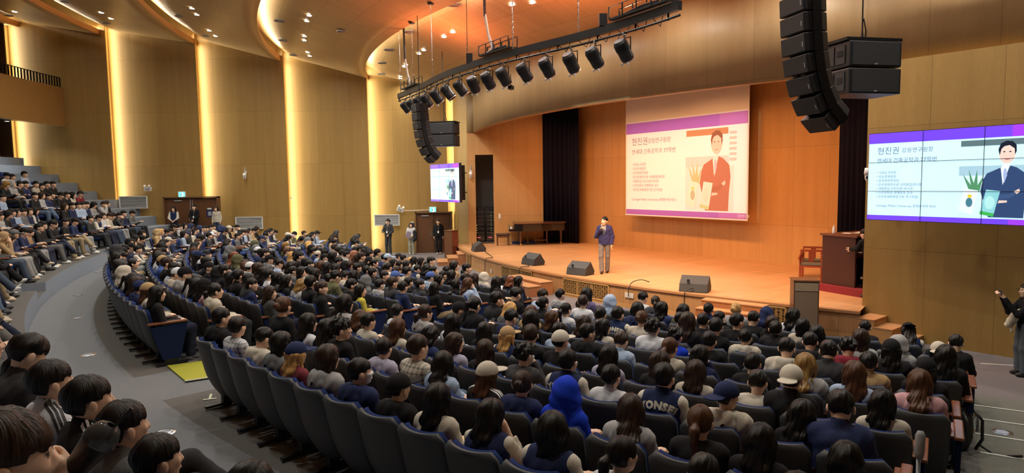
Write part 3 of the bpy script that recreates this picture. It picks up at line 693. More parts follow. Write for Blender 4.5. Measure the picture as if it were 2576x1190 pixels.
for px,lb,off in ((1225,'in the middle of the bar',(.25,.6)),(1022,'at the far end of the bar',(.1,.3))):
    a,_=nearest(px,6.8); zc=cz(math.hypot(a.x-CL[0],a.y-CL[1]))
    q=thing('power_cable','thick cable coming down from the ceiling '+lb,'cable',(a.x,a.y,6.7),0)
    MB().tube([(0,0,0),(.15,.0,.15),(.04,.1,.5),(-.04,.12,1.0)],[.04,.045,.03,.035],8).build('hose',M_greyp,q); MB().cyl((-.04,.12,.95),(-.06,.12,zc-6.72),.035,n=8).build('conduit',M_black,q)
# spot lamps
def lantern():
    t=thing('stage_lamp','','stage lamp'); 
    b=MB(); b.cyl((0,0,0),(0,0,-.07),.02,n=8); b.box((0,0,-.0),(.05,.07,.06)); b.build('clamp',M_chrome,t)
    b=MB(); b.tube([(-.15,0,-.30),(-.15,0,-.08),(.15,0,-.08),(.15,0,-.30)],.012,6); b.build('yoke',M_metal,t)
    M=Matrix.Rotation(rad(-38),3,'X'); c=(0,.02,-.30)
    h=MB().lathe([(.001,.20),(.10,.20),(.125,.16),(.125,-.14),(.11,-.20),(.10,-.20),(.095,-.15),(.001,-.15)],c,18,M).build('housing',M_black,t)
    b=MB(); 
    for k in range(6): b.lathe([(.128,.0),(.134,.0),(.134,.012),(.128,.012)],Vector(c)+M@Vector((0,0,.02+.022*k)),16,M)
    b.build('cooling_fin',M_black,h)
    MB().lathe([(.001,.205),(.10,.205),(.10,.195)],c,18,M).build('rear_cap',mat('lamp_back',(.35,.36,.38),.3,metal=.5),h)
    b=MB(); b.lathe([(.112,-.205),(.125,-.205),(.125,-.19),(.112,-.19)],c,18,M); b.build('front_ring',mat('ring_pink',(.75,.5,.45),.3,metal=.5),h)
    f=MB()
    for s in (-1,1): f.box(Vector(c)+M@Vector((s*.07,.12,-.21)),(.03,.02,.05),M)
    f.build('clip',M_white,h)
    MB().tube([(.05,0,0),(.12,.02,-.02),(.13,.05,-.15),(.05,.05,-.2)],.008,6).build('lead',M_black,t)
    return t
def copy_tree(o,parent=None,label=None):
    c=o.copy(); COL.objects.link(c); c.parent=parent
    if parent is None and label: c['label']=label
    for ch in list(o.children): copy_tree(ch,c)
    return c
lp=lantern(); lp['group']='spot lamps under the lighting bar'
LX=[1571,1498,1438,1377,1321,1268,1229,1192,1160,1128,1099,1074,1054,1036,1021]
ordn=['first','second','third','fourth','fifth','sixth','seventh','eighth','ninth','tenth','eleventh','twelfth','thirteenth','fourteenth','fifteenth']
for i,px in enumerate(LX):
    a,dr=nearest(px,6.3)
    o=lp if i==0 else copy_tree(lp)
    o['label']='black can spot lamp, %s along the lighting bar from its near end'%ordn[i]
    o.location=(a.x,a.y,6.36); o.rotation_euler=(0,0,math.atan2(dr.y,dr.x)+pi+rad([4,-3,5,0,-6,3,8,25,-20,-28,0,6,-4,3,0][i])); s=1.08 if i<12 else .95; o.scale=(s,s,s)
# ------------------------------------------------------------------ line arrays and sub boxes
def array(lab,x,y,n,yaw):
    t=thing('line_array',lab,'line array speaker',(x,y,4.2),yaw,'hung line array speakers')
    zt=.25; ang=rad(-38); P=Vector((0,.02,.02))
    segs=[]; h=.235
    angs=[rad(a) for a in (-44,-27,-17,-10,-6,-4,-3,-2,-1.5,-1,-.5,0)][:n]
    for k,a_ in enumerate(angs):
        M=Matrix.Rotation(a_*-1,3,'X'); c=P+M@Vector((0,0,h/2)); segs.append((c.copy(),M)); P=P+M@Vector((0,0,h+.014))
    for k,(c,M) in enumerate(segs):
        b=MB(); W_=.25; pr=[(-W_,-.18),(W_,-.18),(W_*.86,.10),(W_*.6,.22),(-W_*.6,.22),(-W_*.86,.10)]
        vs=[]; 
        for z,sc in ((-h/2,1),(h/2,1)): vs+=[c+M@Vector((px_*sc,py_,z)) for px_,py_ in pr]
        b.add(vs,[tuple(range(5,-1,-1)),tuple(range(6,12))]+[(i,(i+1)%6,6+(i+1)%6,6+i) for i in range(6)])
        o=b.build('speaker_box',M_black,t,bev=.012)
        MB().box(c+M@Vector((0,-.183,0)),(W_*1.9,.008,h*.88),M).build('grille',M_black2,o)
        MB().box(c+M@Vector((W_*.8,-.19,-.02)),(.018,.004,.06),M).build('badge',M_greyp,o)
        for s in (-1,1): MB().box(c+M@Vector((s*(W_*.98),.0,0)),(.02,.12,h*1.05),M).build('side_plate',M_metal,o)
    top=segs[-1][0]
    MB().tube([(0,top.y,top.z+.1),(0,top.y,4.2)],.012,6).build('suspension_cable',M_metal,t)
    return t
array('tall curved black line array hanging at the upper right',4.22,8.75,12,rad(-78))
array('smaller distant line array hanging beside the left video wall',-2.30,19.9,7,rad(-64))
def subs(lab,x,y,z,yaw,ztop):
    t=thing('sub_speaker',lab,'speaker',(x,y,z),yaw,'hung pairs of bass speakers')
    for k in (0,1):
        z_=.215+.44*k
        o=MB().box((0,0,z_),(1.0,.66,.42)).build('cabinet',M_black,t,bev=.02)
        MB().box((0,-.335,z_),(.90,.012,.36)).build('grille',M_black2,o)
        MB().box((.0,-.343,z_-.165),(.06,.004,.018)).build('badge',M_greyp,o)
        for sy_ in (-.12,.14):
            MB().box((-.505,sy_,z_),(.02,.22,.30)).build('side_panel',M_black2,o); 
        MB().box((-.518,-.12,z_+.02),(.006,.13,.10)).build('handle_recess',M_dark,o)
        MB().box((.505,0,z_),(.02,.5,.34)).build('side_panel',M_black2,o)
    MB().box((0,0,.90),(1.06,.6,.05)).build('rigging_plate',M_metal,t)
    MB().tube([(0,0,.92),(.0,0,1.1),(-.02,0,ztop-z)],[.03,.012,.012],8).build('shackle_chain',M_metal,t); MB().tube([(.02,0,1.3),(.07,0,1.1),(.1,.05,.93)],.012,6).build('cable',M_black,t)
    return t
subs('pair of black bass speakers hanging at the upper right beside the line array',5.98,11.35,4.87,rad(12),8.3)
subs('distant pair of black bass speakers hanging above the left video wall',-2.50,25.0,4.87,rad(-14),8.4)
# ------------------------------------------------------------------ stage monitors
def wedge():
    t=thing('stage_monitor','','stage monitor'); W_=.72
    pr=[(-.26,0),(.22,0),(.26,.10),(.06,.40),(-.20,.22)]
    b=MB(); vs=[(x*W_,y,z) for x in (-.5,.5) for y,z in pr]; b.add(vs,[(4,3,2,1,0),(5,6,7,8,9)]+[(i,(i+1)%5,5+(i+1)%5,5+i) for i in range(5)])
    o=b.build('cabinet',mat('wedge_grey',(.035,.034,.036),.6,bump=.15,bscale=150),t,bev=.012)
    M=Matrix.Rotation(-math.atan2(.30,.20)+pi/2,3,'X')
    b=MB(); a1=Vector((0,.26,.10)); a2=Vector((0,.06,.40)); c=(a1+a2)/2; b.add([(x,a1.y+.004+dy,a1.z+dz) for x in(-.33,.33) for dy,dz in ((.002,.02),)]+[(x,a2.y+.012,a2.z-.01) for x in (.33,-.33)],[(0,1,2,3),(3,2,1,0)])
    b.build('grille',M_black2,t)
    MB().box((-.12,-.235,.28),(.07,.02,.09)).build('handle_recess',M_dark,t)
    return t
wd=wedge(); wd['group']='floor monitors along the stage edge'
for i,(x,y,rz_,lab) in enumerate([(-1.42,27.5,-75,'small black floor monitor at the far left stage edge'),(.72,22.75,-55,'black floor monitor between the piano and the speaker'),(2.1,20.15,-42,'black floor monitor on the stage edge just left of the speaker'),(4.72,16.80,-28,'black floor monitor on the right part of the stage with a trailing cable')]):
    o=wd if i==0 else copy_tree(wd); o['label']=lab; o.location=(x,y,ZS+.007); o.rotation_euler=(0,0,rad(rz_))
def cable(lab,pts,r=.012):
    o=MB().tube([Vector(p) for p in smooth3(pts)],r,6).build('floor_cable',M_black,None,True); return tag(o,lab,'cable')
def smooth3(P,n=5):
    P=[Vector(p) for p in P]; out=[]
    for i in range(len(P)-1):
        p0=P[max(i-1,0)];p1=P[i];p2=P[i+1];p3=P[min(i+2,len(P)-1)]
        for k in range(n): t_=k/n; out.append(.5*((2*p1)+(p2-p0)*t_+(2*p0-5*p1+4*p2-p3)*t_*t_+(3*p1-p0-3*p2+p3)*t_**3))
    out.append(P[-1]); return out
def sedge(th,R_=24.9): x,y=pol(CC,R_,th); return (x,y)
e=sedge(220.9); cable('thin cable arching over the stage edge above the white sockets',[(3.85,18.3,ZS+.02),(3.6,18.2,ZS+.10),(e[0]+.1,e[1]+.1,ZS+.10),(e[0]-.02,e[1]-.03,ZS-.05),(e[0]-.03,e[1]-.03,.35)])
e=sedge(224.9); cable('cable from the right floor monitor down the stage front',[(4.6,16.55,ZS+.12),(e[0],e[1],ZS+.05),(e[0]-.03,e[1]-.03,.4),(e[0]-.02,e[1]-.1,.15),(e[0]-.35,e[1]-.2,.012),(e[0]-.7,e[1]+.3,.012)])
e=sedge(202.6); cable('cable from the far left monitor over the stage edge',[(-1.1,26.9,ZS+.02),(-.75,24.8,ZS+.03),(e[0],e[1],ZS+.03),(e[0]-.04,e[1]-.03,.3),(e[0]-.1,e[1]-.06,.012)])
e=sedge(209.2); cable('cable across the perforated vent panel by the low platform',[(.5,22.6,ZS+.03),(.55,22.0,ZS+.03),(e[0],e[1],ZS+.02),(e[0]-.05,e[1],.35),(e[0]-.45,e[1]+.2,.012)])
# ------------------------------------------------------------------ grand piano and bench
M_piano=mat('piano_black',(.008,.006,.006),.12,spec=.8)
M_pwood=mat('piano_brown',(.10,.04,.022),.2,spec=.7)
t=thing('grand_piano','black grand piano with closed lid at the left of the stage','piano',(1.22,30.15,ZS),rad(2))
out=[(-1.15,-.72),(-.75,-.78),(.1,-.66),(.6,-.50),(1.15,-.42),(1.25,-.25),(1.22,.55),(1.1,.68),(-1.15,.72)]
b=MB(); b.prism(out,.66,.98); b.build('case',M_piano,t,bev=.01)
b=MB(); b.prism([(x*1.02,y*1.03) for x,y in out],.985,1.02); b.build('lid',M_pwood,t)
MB().box((-1.25,0,.72),(.26,1.40,.10)).build('key_bed',M_piano,t); MB().box((-1.30,0,.785),(.16,1.22,.03)).build('keyboard',M_white,t)
MB().box((-1.36,0,.84),(.03,1.36,.14)).build('key_lid',M_piano,t)
for x,y in ((-.85,-.55),(-.85,.55),(1.05,.1)):
    l=MB().lathe([(.001,0),(.03,.0),(.035,.06),(.045,.08),(.06,.45),(.085,.62),(.001,.66)],(x,y,.04),10).build('leg',M_pwood,t); MB().cyl((x-.03,y,.04),(x+.03,y,.04),.04,n=12).build('caster',mat('brass',(.6,.4,.12),.3,metal=1),l)
b=MB(); b.box((-.5,0,.35),(.05,.22,.62)); b.box((-.5,0,.1),(.10,.30,.06)); b.build('pedal_lyre',M_piano,t)
tag(MB().box((.55,30.55,ZS+.06),(1.1,.2,.1)).build('equipment_case',mat('case_blue',(.02,.04,.18),.5)),'flat blue equipment case lying under the grand piano','case')
t=thing('wooden_easel_stand','pale wooden trestle standing behind the grand piano','stand',(1.35,30.62,ZS))
for s in (-1,1): MB().box((s*.28,0,.34),(.05,.06,.68)).build('leg',M_step,t)
MB().box((0,0,.15),(.5,.05,.05)).build('stretcher',M_step,t); MB().box((0,0,.66),(.66,.2,.04)).build('top',M_step,t)
t=thing('piano_bench','tufted dark leather piano bench left of the piano','bench',(-.42,29.85,ZS),rad(5))
b=MB().box((0,0,.50),(.62,.38,.10)).build('seat',mat('leather_brown',(.04,.02,.015),.35,bump=.3,bscale=25),t,bev=.03)
MB().box((0,0,.41),(.58,.34,.09)).build('apron',M_pwood,t)
for x in (-.25,.25):
    for y in (-.13,.13): MB().box((x,y,.2),(.05,.05,.4)).build('leg',M_pwood,t)
# ------------------------------------------------------------------ lecterns
def lectern(lab,x,y,z0,rz_,W_,Dp,H_,mf,ms,band):
    t=thing('lectern',lab,'lectern',(x,y,z0),rz_)
    MB().box((0,0,H_/2),(W_,Dp,H_)).build('body',ms,t); MB().box((0,-Dp/2-.006,H_/2-.02),(W_-.05,.012,H_-.06)).build('front_panel',mf,t)
    MB().box((0,0,H_+.015),(W_+.03,Dp+.03,.03)).build('top',ms,t)
    if band: MB().box((0,-Dp/2-.016,H_-.11),(W_-.04,.014,.17)).build('label_band',band,t)
    return t
M_lec=mat('lectern_brown',(.15,.065,.03),.4,noise=.12); M_lecf=mat('lectern_tan',(.24,.17,.11),.55,noise=.06,nscale=30)
lectern('tan and brown boxy lectern standing on the floor at the right stage end',6.30,14.02,0,rad(-14),.50,.48,1.30,M_lecf,M_lec,mat('lectern_band',(.36,.27,.18),.5))
lectern('red-brown boxy lectern by the left stage steps and the door',-2.78,29.9,0,rad(62),.52,.42,1.32,mat('lectern_red',(.20,.055,.03),.35,noise=.12),M_lec,None)
# ------------------------------------------------------------------ organ console with bench base, water bottle, papers
M_org=mat('organ_wood',(.055,.018,.014),.4,noise=.15)
t=thing('organ_console','dark wooden organ console on a red carpeted base at the right of the stage','organ',(8.86,16.50,ZS),rad(25))
MB().box((0,-.1,.09),(1.75,1.35,.18)).build('base',mat('red_carpet',(.22,.015,.02),.9,noise=.2,nscale=40),t)
b=MB(); b.box((-.72,.1,.80),(.06,.95,1.24)); b.box((.72,.1,.80),(.06,.95,1.24)); b.box((0,.55,.80),(1.44,.06,1.24)); b.build('case',M_org,t,bev=.008)
MB().box((0,.1,1.44),(1.56,1.06,.05)).build('top',mat('organ_top',(.16,.06,.035),.3),t)
MB().box((0,-.05,.98),(1.38,.5,.12)).build('key_desk',M_org,t)
MB().box((0,-.36,1.05),(1.2,.14,.03)).build('keyboard',M_white,t)
b=MB(); 
for k in range(9): b.box((-.56+.14*k,-.2,.24),(.05,.5,.03))
b.build('pedal',M_black,t)
MB().box((0,.50,.45),(1.36,.04,.5)).build('knee_panel',M_black,t)
MB().box((0,-.55,.42),(1.1,.34,.05)).build('organ_seat',mat('tan_leather',(.45,.28,.16),.5),t)
c,s_=math.cos(rad(25)),math.sin(rad(25))
def onorg(lx,ly): return (8.86+lx*c-ly*s_,16.50+lx*s_+ly*c)
x,y=(7.98,16.78); 
t=thing('water_bottle','clear water bottle with a white cap on the organ console','bottle',(*onorg(-.62,.35),ZS+1.467))
MB().lathe([(.001,0),(.032,0),(.034,.02),(.034,.14),(.014,.18),(.014,.19)],(0,0,0),14).build('body',mat('bottle_clear',(.75,.75,.72),.15,spec=.8),t,True); MB().cyl((0,0,.19),(0,0,.21),.016).build('cap',M_white,t)
for i,(lx,ly,r_) in enumerate(((-.3,.2,.2),(-.05,.1,-.3),(.3,.25,.1))):
    p_=onorg(lx,ly); o=MB().box((0,0,0),(.21,.297,.004)).build('paper_sheet',M_white); o.location=(p_[0],p_[1],ZS+1.471); o.rotation_euler=(0,0,r_-1); tag(o,['white paper on the organ console beside the bottle','white paper lying in the middle of the organ console top','white paper on the organ console next to the organist'][i],'paper')
# red wooden armchairs
M_red=mat('chair_red',(.30,.06,.025),.35,noise=.1)
def redchair(lab,x,y,rz_):
    t=thing('armchair',lab,'chair',(x,y,ZS),rz_,'red wooden armchairs'); 
    for sx in (-1,1):
        for sy_ in (-1,1):
            MB().box((sx*.27,sy_*.24,.22 if sy_<0 else .22),(.05,.05,.44)).build('leg',M_red,t)
        MB().tube([(sx*.27,-.24,.44),(sx*.28,-.22,.60),(sx*.27,-.20,.68)],.022,8).build('arm_post',M_red,t)
        MB().tube([(sx*.27,.25,.72),(sx*.29,.0,.70),(sx*.30,-.27,.69),(sx*.30,-.32,.66)],.028,8).build('armrest',M_red,t)
        MB().box((sx*.27,.0,.16),(.03,.46,.04)).build('stretcher',M_red,t)
    MB().box((0,0,.45),(.58,.54,.05)).build('seat_frame',M_red,t); MB().box((0,0,.495),(.52,.48,.05)).build('cushion',mat('olive_cushion',(.12,.12,.09),.7),t,bev=.02)
    MB().box((0,.26,.84),(.56,.03,.06)).build('top_rail',M_red,t); MB().box((0,.26,.66),(.14,.02,.34)).build('splat',M_red,t)
    for sx in (-1,1): MB().box((sx*.26,.26,.66),(.04,.04,.40)).build('back_post',M_red,t)
    return t
redchair('red wooden armchair, front one beside the organ console',8.30,18.1,rad(-25)); redchair('red wooden armchair, rear one half hidden by the organ console',8.75,18.95,rad(-25))
# ------------------------------------------------------------------ rack cabinets, wall phone, cameras, signs
for i,xx in enumerate((-1.55,-1.0)):
    t=thing('equipment_rack','black glass-fronted equipment rack, '+['left one in the stage doorway','right one with a column of green lights in the doorway'][i],'rack',(xx,31.75,ZS),0,'equipment racks')
    MB().box((0,.2,.85),(.50,.5,1.7)).build('cabinet',M_black,t); MB().box((0,-.06,.85),(.44,.01,1.6)).build('glass_door',mat('smoked',(.02,.018,.018),.1,spec=.9),t)
    MB().box((.24,-.07,.85),(.03,.02,1.66)).build('door_frame',M_metal,t)
    n=0
    for k in range(7): MB().box((0,-.068,.25+.2*k),(.40,.004,.06)).build('equipment',mat('rackgear',(.06,.05,.045),.4),t)
    cl_=mat('led_green',(.5,1,.3),.4,emit=(.6,1,.3),es=3)
    for k in range(9 if i else 4): MB().box((.0 if i else -.15,-.075,.45+.12*k),(.018 if k%2 else .012,.004,.012)).build('indicator',cl_,t)
    MB().box((-.05,-.075,.22),(.16,.004,.018)).build('indicator',mat('led_red',(1,.1,.1),.4,emit=(1,.08,.1),es=3),t)
t=thing('wall_phone','white handset phone on the stage wall between doorway and piano','phone',(-.57,30.96,1.80)); MB().box((0,0,.10),(.10,.04,.22)).build('body',M_white,t,bev=.01); MB().tube([(0,-.02,-.02),(.01,-.03,-.12),(0,-.02,-.16)],.01,6).build('cord',M_white,t)
t=thing('wall_socket','white socket plate low on the stage wall by the piano bench','socket',(-.72,30.96,1.0)); MB().box((0,0,0),(.1,.02,.16)).build('plate',M_white,t)
def ptz(lab,x,y,z,rz_=0,arm=True):
    t=thing('security_camera',lab,'camera',(x,y,z),rz_)
    MB().box((0,.06,.20),(.10,.12,.10)).build('bracket',M_white,t)
    MB().lathe([(.001,.14),(.075,.14),(.085,.06),(.09,.0),(.001,.0)],(0,-.08,0),16).build('housing',M_white,t,True)
    MB().lathe([(.001,-.15),(.045,-.14),(.072,-.08),(.075,-.0)],(0,-.08,0),16).build('dome',M_white,t,True); MB().cyl((0,-.155,-.06),(0,-.13,-.06),.028).build('lens',M_black,t)
    if arm: MB().cyl((0,.0,.22),(0,.0,.44),.03).build('mast',M_greyp,t)
ptz('white dome security camera high on the side wall between light strips',-13.27,32.9,3.98); ptz('white dome security camera on the stage wall beside the left video wall',-1.88,30.88,3.85); ptz('white dome camera under the right video wall edge by the curtain',7.5,13.75,3.55,rad(-50),False)
def emlight(lab,x,y,z,tilt=0):
    t=thing('emergency_light',lab,'emergency light',(x,y,z),0,rot=(0,tilt,0)); MB().box((0,0,0),(.34,.10,.20)).build('body',M_white,t,bev=.01); MB().box((0,-.055,-.01),(.24,.01,.11)).build('grille',M_greyp,t)
    for s in (-1,1): MB().cyl((s*.11,-.02,.12),(s*.11,-.09,.17),.045,.055).build('lamp_head',M_white,t)
emlight('white twin-head emergency light above the left louvre vent',-18.18,32.92,3.40); emlight('tilted white twin-head emergency light left of the stage door sign',-5.58,32.92,2.20,rad(22))
tag(MB().cyl((-5.4,32.95,2.13),(-4.1,32.95,2.16),.015).build('cable_conduit',M_white),'white conduit from the tilted emergency light to the exit sign','conduit')
def exitsign(lab,x,y,z):
    t=thing('exit_sign',lab,'exit sign',(x,y,z),0,'lit exit signs above the doors'); MB().box((0,0,0),(.36,.09,.32)).build('housing',M_white,t)
    MB().box((0,-.048,0),(.30,.006,.26)).build('lit_panel',mat('exit_cyan',(.15,.85,.8),.4,emit=(.12,.80,.78),es=1.6),t)
    b=MB(); b.box((.02,-.053,.0),(.10,.003,.19)); b.build('pictogram',mat('exit_white',(.8,1,.97),.4,emit=(.75,1,.95),es=2.0),t)
    b=MB(); b.cyl((-.01,-.058,.055),(-.01,-.053,.055),.018,n=10); b.box((-.01,-.056,.01),(.035,.003,.07),Matrix.Rotation(.3,3,'Y')); b.box((-.035,-.056,-.05),(.02,.003,.07),Matrix.Rotation(.7,3,'Y')); b.box((.02,-.056,-.05),(.02,.003,.07),Matrix.Rotation(-.6,3,'Y')); b.build('running_figure',mat('exit_green',(.0,.25,.2),.5),t)
exitsign('lit cyan exit sign above the left double door',-16.49,32.93,3.10); exitsign('lit cyan exit sign above the door beside the stage',-3.95,32.93,2.16)
for (x,z,lab,w_) in ((-15.15,2.15,'navy wall notice with a white sheet between the door and the woman in cream',.34),(-5.02,1.40,'dark notice plate on the wall left of the stage door',.22)):
    t=thing('wall_notice',lab,'notice',(x,32.93,z)); MB().box((0,0,0),(w_,.02,w_*1.15)).build('board',mat('notice_navy',(.02,.03,.10),.5),t); MB().box((0,-.014,-.02),(w_*.5,.004,w_*.6)).build('sheet',mat('notice_sheet',(.35,.38,.45),.6),t); MB().box((-.0,-.01,w_*.66),(w_*.6,.03,.07)).build('header',M_white,t)
t=thing('wall_switch','small cream switch box on the wall near the stage door','switch',(-5.25,32.95,1.15)); MB().box((0,0,0),(.09,.05,.26)).build('box',mat('cream_plastic',(.6,.5,.25),.5),t)
t=thing('thermostat','tiny white sensor on the wall above the middle rows','sensor',(-11.05,32.94,2.85)); MB().box((0,0,0),(.07,.03,.09)).build('cover',M_white,t)
t=thing('downlight','bright round downlight under the balcony','downlight',(-23.05,30.4,6.60)); MB().lathe([(.12,0),(.125,-.015),(.09,-.015)],n=18).build('trim_ring',M_white,t); MB().lathe([(.09,-.006),(.001,-.006)],n=18).build('lens',M_ltray,t)
area('downlight_lamp',(-23.05,30.4,6.55),.18,70,CAN_W,rot=(0,0,0),spread=140)
# ------------------------------------------------------------------ implicit surfaces -> meshes (people)
def _n(v): return np.sqrt((v*v).sum(-1))
def cap(P,a,b,ra,rb=None):
    rb=ra if rb is None else rb; a=np.asarray(a,float); b=np.asarray(b,float); ba=b-a; d=float(ba@ba)+1e-12
    t=np.clip(((P-a)@ba)/d,0,1); return _n(P-a-t[:,None]*ba)-(ra+(rb-ra)*t)
def ell(P,c,r,M=None):
    q=P-np.asarray(c,float)
    if M is not None: q=q@M
    r=np.asarray(r,float); k0=_n(q/r); k1=_n(q/(r*r))+1e-9; return k0*(k0-1)/k1
def smin(a,b,k=.03):
    h=np.clip(.5+.5*(b-a)/k,0,1); return b+(a-b)*h-k*h*(1-h)
def smax(a,b,k=.015): return -smin(-a,-b,k)
def snet(f,lo,hi,h):
    lo=np.asarray(lo,float); n=((np.ceil((np.asarray(hi)-lo)/h).astype(int)+4)//4)*4+1; m=(n-1)//4+1
    ax=[lo[i]+np.arange(n[i])*h for i in range(3)]; cx=[a[::4] for a in ax]
    G=np.stack(np.meshgrid(*cx,indexing='ij'),-1).reshape(-1,3); dc=f(G).reshape(m)
    up=dc
    for i in range(3): up=np.repeat(up,4,axis=i)
    idx=[np.clip((np.arange(n[i])+2),0,4*m[i]-1) for i in range(3)]
    V=up[np.ix_(*idx)].copy(); mk=np.abs(V)<6.5*h
    I=np.argwhere(mk); V[mk]=f(lo+I*h)
    s=V<0
    c=s[:-1,:-1,:-1].astype(np.int8)
    for dx in (0,1):
        for dy in (0,1):
            for dz in (0,1):
                if dx+dy+dz: c=c+s[dx:n[0]-1+dx,dy:n[1]-1+dy,dz:n[2]-1+dz]
    act=(c>0)&(c<8); A=np.argwhere(act); vid=-np.ones(act.shape,int); vid[act]=np.arange(len(A))
    acc=np.zeros((len(A),3)); cnt=np.zeros(len(A))
    for d in range(3):
        o=[i for i in range(3) if i!=d]
        for a in (0,1):
            for b in (0,1):
                p=A.copy(); p[:,o[0]]+=a; p[:,o[1]]+=b; q=p.copy(); q[:,d]+=1
                v0=V[tuple(p.T)]; v1=V[tuple(q.T)]; w=(v0<0)!=(v1<0)
                t=v0[w]/(v0[w]-v1[w]); pt=p[w].astype(float); pt[:,d]+=t; acc[w]+=pt; cnt[w]+=1
    verts=lo+acc/np.maximum(cnt,1)[:,None]*h
    F=[]
    for d in range(3):
        o=[i for i in range(3) if i!=d]
        sl0=[slice(None)]*3; sl1=[slice(None)]*3; sl0[d]=slice(0,-1); sl1[d]=slice(1,None)
        e=s[tuple(sl0)]!=s[tuple(sl1)]; E=np.argwhere(e)
        E=E[(E[:,o[0]]>0)&(E[:,o[1]]>0)&(E[:,o[0]]<n[o[0]]-1)&(E[:,o[1]]<n[o[1]]-1)]
        ids=[]
        for a,b in ((1,1),(0,1),(0,0),(1,0)):
            q=E.copy(); q[:,o[0]]-=a; q[:,o[1]]-=b; ids.append(vid[tuple(q.T)])
        Q=np.stack(ids,1); inside=s[tuple(E.T)]
        flip=inside if d!=1 else ~inside
        Q[~flip]=Q[~flip][:,::-1]; F.append(Q)
    F=np.concatenate(F); F=F[(F>=0).all(1)]
    # project to the surface
    for _ in range(2):
        e=h*.25; d0=f(verts); g=np.stack([f(verts+np.eye(3)[i]*e)-d0 for i in range(3)],1)/e
        verts=verts-g*(np.clip(d0,-h,h)/np.maximum((g*g).sum(1),.2))[:,None]
    return verts,F
def npmesh(name,V,F,smooth=True,col=None):
    me=D.meshes.new(name); me.vertices.add(len(V)); me.vertices.foreach_set('co',V.astype(np.float32).ravel())
    me.loops.add(F.size); me.loops.foreach_set('vertex_index',F.astype(np.int32).ravel())
    me.polygons.add(len(F)); me.polygons.foreach_set('loop_start',np.arange(0,F.size,F.shape[1],dtype=np.int32)); 
    me.update(calc_edges=True); me.validate()
    if smooth: me.polygons.foreach_set('use_smooth',[True]*len(me.polygons))
    if col is not None:
        a=me.color_attributes.new('Col','FLOAT_COLOR','POINT'); a.data.foreach_set('color',np.concatenate([col,np.ones((len(col),1))],1).astype(np.float32).ravel())
    return me
def rotm(yaw,pitch,roll=0):
    return np.array((Matrix.Rotation(yaw,3,'Z')@Matrix.Rotation(pitch,3,'X')@Matrix.Rotation(roll,3,'Y')))
SK=np.array([.64,1,1])
SKIN=np.array(lin('#edc4a6'))
# ---- head, local frame: +y is the face, origin at the middle of the head
def head_sdf(Q,fine=False):
    d=ell(Q,(0,-.012,.022),(.076,.094,.088)); d=smin(d,ell(Q,(0,.028,-.035),(.060,.060,.078)),.03)
    d=smin(d,ell(Q,(0,.055,-.088),(.028,.024,.022)),.02)
    for s in (-1,1):
        d=smin(d,ell(Q,(s*.036,.062,-.018),(.022,.018,.02)),.02)
        d=smin(d,ell(Q,(s*.083,-.012,-.012),(.010,.020,.031)),.006)
        d=smax(d,-ell(Q,(s*.031,.101,.013),(.020,.016,.012)),.012)
    d=smin(d,cap(Q,(0,.082,.012),(0,.100,-.024),.008,.0115),.012); d=smin(d,ell(Q,(0,.091,-.029),(.017,.011,.009)),.01)
    d=smin(d,ell(Q,(0,.086,-.058),(.024,.010,.009)),.008)
    return d
def face_col(Q,dark=(.02,.013,.01)):
    c=np.tile(SKIN,(len(Q),1)); 
    for s in (-1,1):
        m=(ell(Q,(s*.031,.090,.013),(.0155,.03,.0085))<0); c[m]=dark
        m=(ell(Q,(s*.033,.092,.034),(.020,.03,.0070))<0); c[m]=(.07,.04,.03)
    m=(ell(Q,(0,.096,-.060),(.024,.03,.0080))<0); c[m]=(.42,.13,.11)
    return c
